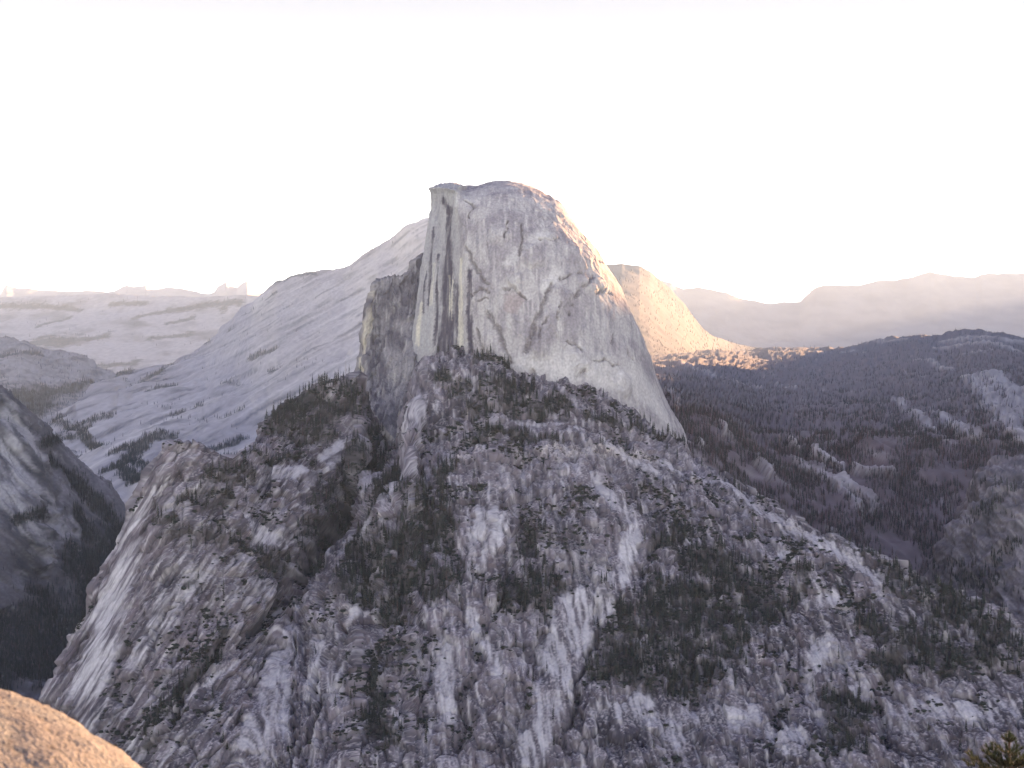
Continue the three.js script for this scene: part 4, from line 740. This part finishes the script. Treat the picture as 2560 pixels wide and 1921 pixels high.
// ---- scrub
const scrub = scatter(pedestal, (k, up) => {
  const [x, y, z] = near(pedestal, k), m = pedestal.m, n = 0.65 * patchy(x, y, z, 55, 2) + 0.55 * patchy(x, y, z, 19, 2), big = patchy(x, y, z, 130, 2);
  const bare = 1 - 0.97 * m.slab[k];
  return bare * sstep(0.02, 0.25, up) * (0.016 * m.forest[k] * clamp(0.6 + 3 * n) + 0.03 * m.scrub[k] * clamp(0.2 + 4.5 * n) + 0.026 * clamp(5.5 * n + 5 * big - 1.25) + 0.014 * m.cleft[k] + 0.012 * m.gully[k]);
}).filter(inView).map((q) => { const w = mix(3, 15, Math.pow(rnd(), 1.9)); return { ...q, w, h: w * (0.45 + 0.4 * rnd()), turn: rnd() * 6.3, tint: (() => { const s = 0.6 + 0.6 * rnd(); return rnd() < 0.14 ? [s * 1.7, s * 1.2, s * 1.2] : [s, s, s]; })(), sink: 0.06 * w + 0.3 }; });
const domeScrub = scatter(dome, (k, up) => 0.0016 * sstep(0.2, 0.5, up) * clamp(3 * patchy(...near(dome, k), 40) - 0.5) * sstep(120, -60, dome.P[3 * k + 1])).filter(inView).map((q) => { const w = mix(2, 5, rnd()); return { ...q, w, h: w * 0.7, turn: rnd() * 6, tint: [1, 1, 1], sink: 0.4 }; });
{
  for (const q of scrub) q.size = q.w / q.dist;
  const open = scrub.filter((q) => framed(q) && pedestal.m.forest[q.k] < 0.1).sort((a, b) => b.size - a.size).slice(0, 290), single = new Set(open);
  open.forEach((q, i) => {
    const w = whereIs(q), kind = ['rounded dark', 'low olive', 'tall dark'][i % 3], o = new THREE.Mesh(shrubs[i % 3], foliageMat);
    o.name = numbered('shrub'); o.position.set(q.x, q.y - 0.5, q.z); o.rotation.y = q.turn; o.scale.set(q.w, q.h, q.w); scene.add(shade(o)); tag(o, `${kind} shrub ${w}`, 'shrub', `${kind} shrubs ${w}`);
  });
  const rest = [...scrub.filter((q) => !single.has(q)), ...domeScrub];
  for (let v = 0; v < 3; v++) copies('scrub', ['low dark scrub spread over the rock slope', 'olive scrub spread over the rock slope', 'rounded dark bushes spread over the rock slope'][v], 'scrub', shrubs[v], rest.filter((_, i) => i % 3 === v));
}
// ---------------------------------------------------------------- the overlook itself
{ // the ledge the viewer stands on, falling away below the frame
  const g = new THREE.PlaneGeometry(70, 90, 70, 90); g.rotateX(-Math.PI / 2); g.translate(0, 0, -25);
  const p = g.attributes.position, c = new Float32Array(p.count * 3);
  for (let i = 0; i < p.count; i++) {
    const x = p.getX(i), z = p.getZ(i), f = Math.max(0, -z);
    p.setY(i, -1.75 - 0.36 * f - 0.02 * Math.max(0, f - 34) ** 2.4 + 0.25 * fbm(x / 3, 0.3, z / 3, 3) - 0.002 * x * x);
    const n = fbm(x, 2, z, 3); c.set([0.34 + 0.2 * n, 0.29 + 0.17 * n, 0.25 + 0.15 * n], 3 * i);
  }
  g.setAttribute('color', new THREE.BufferAttribute(c, 3)); g.computeVertexNormals();
  const o = new THREE.Mesh(g, rockMat); o.name = 'ledge'; o.userData.kind = 'structure'; o.receiveShadow = true; scene.add(o);
}
{ // weathered boulder in the lower left corner
  const g = new THREE.SphereGeometry(1, 240, 170), p = g.attributes.position, C = at(-318, 2682, 4.5), R = 1.2;
  for (let i = 0; i < p.count; i++) {
    const x = p.getX(i), y = p.getY(i), z = p.getZ(i);
    const s = R * (1 + 0.03 * fbm(x * 2.2, y * 2.2, z * 2.2, 3) + 0.018 * fbm(x * 9, y * 9, z * 9, 3) + 0.007 * noise(x * 38, y * 38, z * 38));
    p.setXYZ(i, x * s, y * s, z * s);
  }
  g.computeVertexNormals();
  const W = 2048, H = 1024, col = new Uint8Array(W * H * 4), hgt = new Uint8Array(W * H * 4), srgb = (v) => 255 * Math.pow(clamp(v), 1 / 2.2), q = [0, 0, 0];
  for (let j = 0; j < H; j++) for (let i = 0; i < W; i++) {
    const k = 4 * (j * W + i), th = (1 - (j + 0.5) / H) * Math.PI, ph = (i + 0.5) / W * 2 * Math.PI, x = -Math.cos(ph) * Math.sin(th), y = Math.cos(th), z = Math.sin(ph) * Math.sin(th);
    if (y < -0.25) { col[k] = 150; col[k + 1] = 130; col[k + 2] = 115; col[k + 3] = 255; hgt[k] = hgt[k + 1] = hgt[k + 2] = 128; hgt[k + 3] = 255; continue; }
    const n = fbm(x * 5 + 3, y * 5, z * 5, 3), m = fbm(x * 17, y * 17 + 4, z * 17, 3), f = noise(x * 90, y * 90, z * 90), r = rnd();
    put3(q, 0.148, 0.136, 0.136); blend(q, 0.135, 0.142, 0.15, clamp(0.45 + 2.6 * n)); blend(q, 0.085, 0.062, 0.048, clamp(-2.6 * m - 0.35)); blend(q, 0.25, 0.235, 0.225, clamp(2.4 * m - 0.25)); blend(q, 0.34, 0.32, 0.29, r > 0.84 ? 0.8 : 0); blend(q, 0.06, 0.055, 0.05, r < 0.12 ? 0.85 : 0); scale(q, 0.82 * (1 + 0.4 * f));
    col[k] = srgb(q[0]); col[k + 1] = srgb(q[1]); col[k + 2] = srgb(q[2]); col[k + 3] = 255;
    hgt[k] = hgt[k + 1] = hgt[k + 2] = 255 * clamp(0.5 + 0.5 * m + 0.3 * f + 0.2 * (rnd() - 0.5)); hgt[k + 3] = 255;
  }
  const tex = (d, sr) => { const t = new THREE.DataTexture(d, W, H); t.magFilter = THREE.LinearFilter; t.wrapS = THREE.RepeatWrapping; if (sr) t.colorSpace = THREE.SRGBColorSpace; t.needsUpdate = true; return t; };
  const o = new THREE.Mesh(g, new THREE.MeshStandardMaterial({ map: tex(col, true), bumpMap: tex(hgt, false), bumpScale: 0.012, roughness: 0.95 })); o.name = 'boulder'; o.position.set(...C); scene.add(shade(o));
  tag(o, 'sunlit tan granite boulder in the lower left corner', 'boulder');
}
{ // young pine whose tip shows in the lower right corner
  const top = at(2524, 1836, 28), H = 4.6, o = new THREE.Group(); o.name = 'pine_tree'; o.position.set(top[0], top[1] - H, top[2]);
  const tk = new THREE.CylinderGeometry(0.02, 0.11, H - 0.08, 10, 6); tk.translate(0, (H - 0.08) / 2, 0);
  const tm = new THREE.Mesh(tk, barkMat); tm.name = 'trunk'; o.add(tm);
  const wood = [], need = [];
  const tuft = (x, y, z, dx, dy, dz, n, len) => {
    for (let i = 0; i < n; i++) {
      let a = dx + (rnd() - 0.5) * 1.5, b = dy + 0.35 + (rnd() - 0.5) * 1.4, e = dz + (rnd() - 0.5) * 1.5; const l = len * (0.6 + 0.5 * rnd()) / Math.hypot(a, b, e);
      a *= l; b *= l; e *= l; const w = 0.0042; const s = rnd() * 6.28, px = Math.cos(s) * w, pz = Math.sin(s) * w;
      need.push(x + px, y, z + pz, x - px, y, z - pz, x + a, y + b, z + e);
    }
  };
  const limb = (x, y, z, dx, dy, dz, len, r, depth) => {
    const N = 5; let X = x, Y = y, Z = z;
    for (let i = 0; i < N; i++) {
      const up = dy + 0.16 * i, l = len / N, nx = X + dx * l, ny = Y + up * l, nz = Z + dz * l;
      const cyl = new THREE.CylinderGeometry(r * (1 - (i + 1) / (N + 1)), r * (1 - i / (N + 1)), Math.hypot(nx - X, ny - Y, nz - Z), 4, 1, true);
      const q = new THREE.Quaternion().setFromUnitVectors(new THREE.Vector3(0, 1, 0), new THREE.Vector3(nx - X, ny - Y, nz - Z).normalize());
      cyl.applyQuaternion(q); cyl.translate((X + nx) / 2, (Y + ny) / 2, (Z + nz) / 2); wood.push(cyl);
      X = nx; Y = ny; Z = nz;
      if (i >= (depth ? 1 : 0)) tuft(X, Y, Z, dx, up, dz, 26, 0.13);
      if (depth && i >= 1) for (const s of [-1, 1]) { const a = Math.atan2(dz, dx) + s * (0.6 + 0.4 * rnd()); limb(X, Y, Z, Math.cos(a), 0.15 + 0.2 * rnd(), Math.sin(a), len * 0.32 * (0.7 + 0.5 * rnd()), r * 0.45, 0); }
    }
    tuft(X, Y, Z, dx, 0.8, dz, 40, 0.13);
  };
  for (let w = 0; w < 15; w++) {
    const y = H - 0.16 - 0.24 * w * (1 + 0.02 * w), n = 5 + Math.floor(rnd() * 2), len = 0.10 + 0.145 * w - 0.003 * w * w;
    if (y < 0.6) break;
    for (let b = 0; b < n; b++) { const a = (b + rnd() * 0.6) / n * 6.2832 + w * 2.4; limb(0, y, 0, Math.cos(a), 0.25, Math.sin(a), len * (0.75 + 0.4 * rnd()), 0.008 + 0.0016 * w, w > 1 ? 1 : 0); }
  }
  for (let i = 0; i < 6; i++) tuft(0, H - 0.12 + 0.02 * i, 0, 0, 1, 0, 40, 0.12);
  const bm = new THREE.Mesh(mergeGeometries(wood), barkMat); bm.name = 'branches'; bm.userData.kind = 'stuff'; o.add(bm);
  const nm = new THREE.Mesh(triangles(need, [0.038, 0.056, 0.02]), new THREE.MeshPhysicalMaterial({ vertexColors: true, roughness: 0.8, side: THREE.DoubleSide, transmission: 0.3, thickness: 0 })); nm.name = 'needles'; nm.userData.kind = 'stuff'; o.add(nm);
  scene.add(shade(o)); tag(o, 'yellow green tip of a young pine in the lower right corner', 'tree');
}
scene.traverse((o) => { if (o.isInstancedMesh) { o.castShadow = true; o.receiveShadow = true; } });
renderer.render(scene, camera);
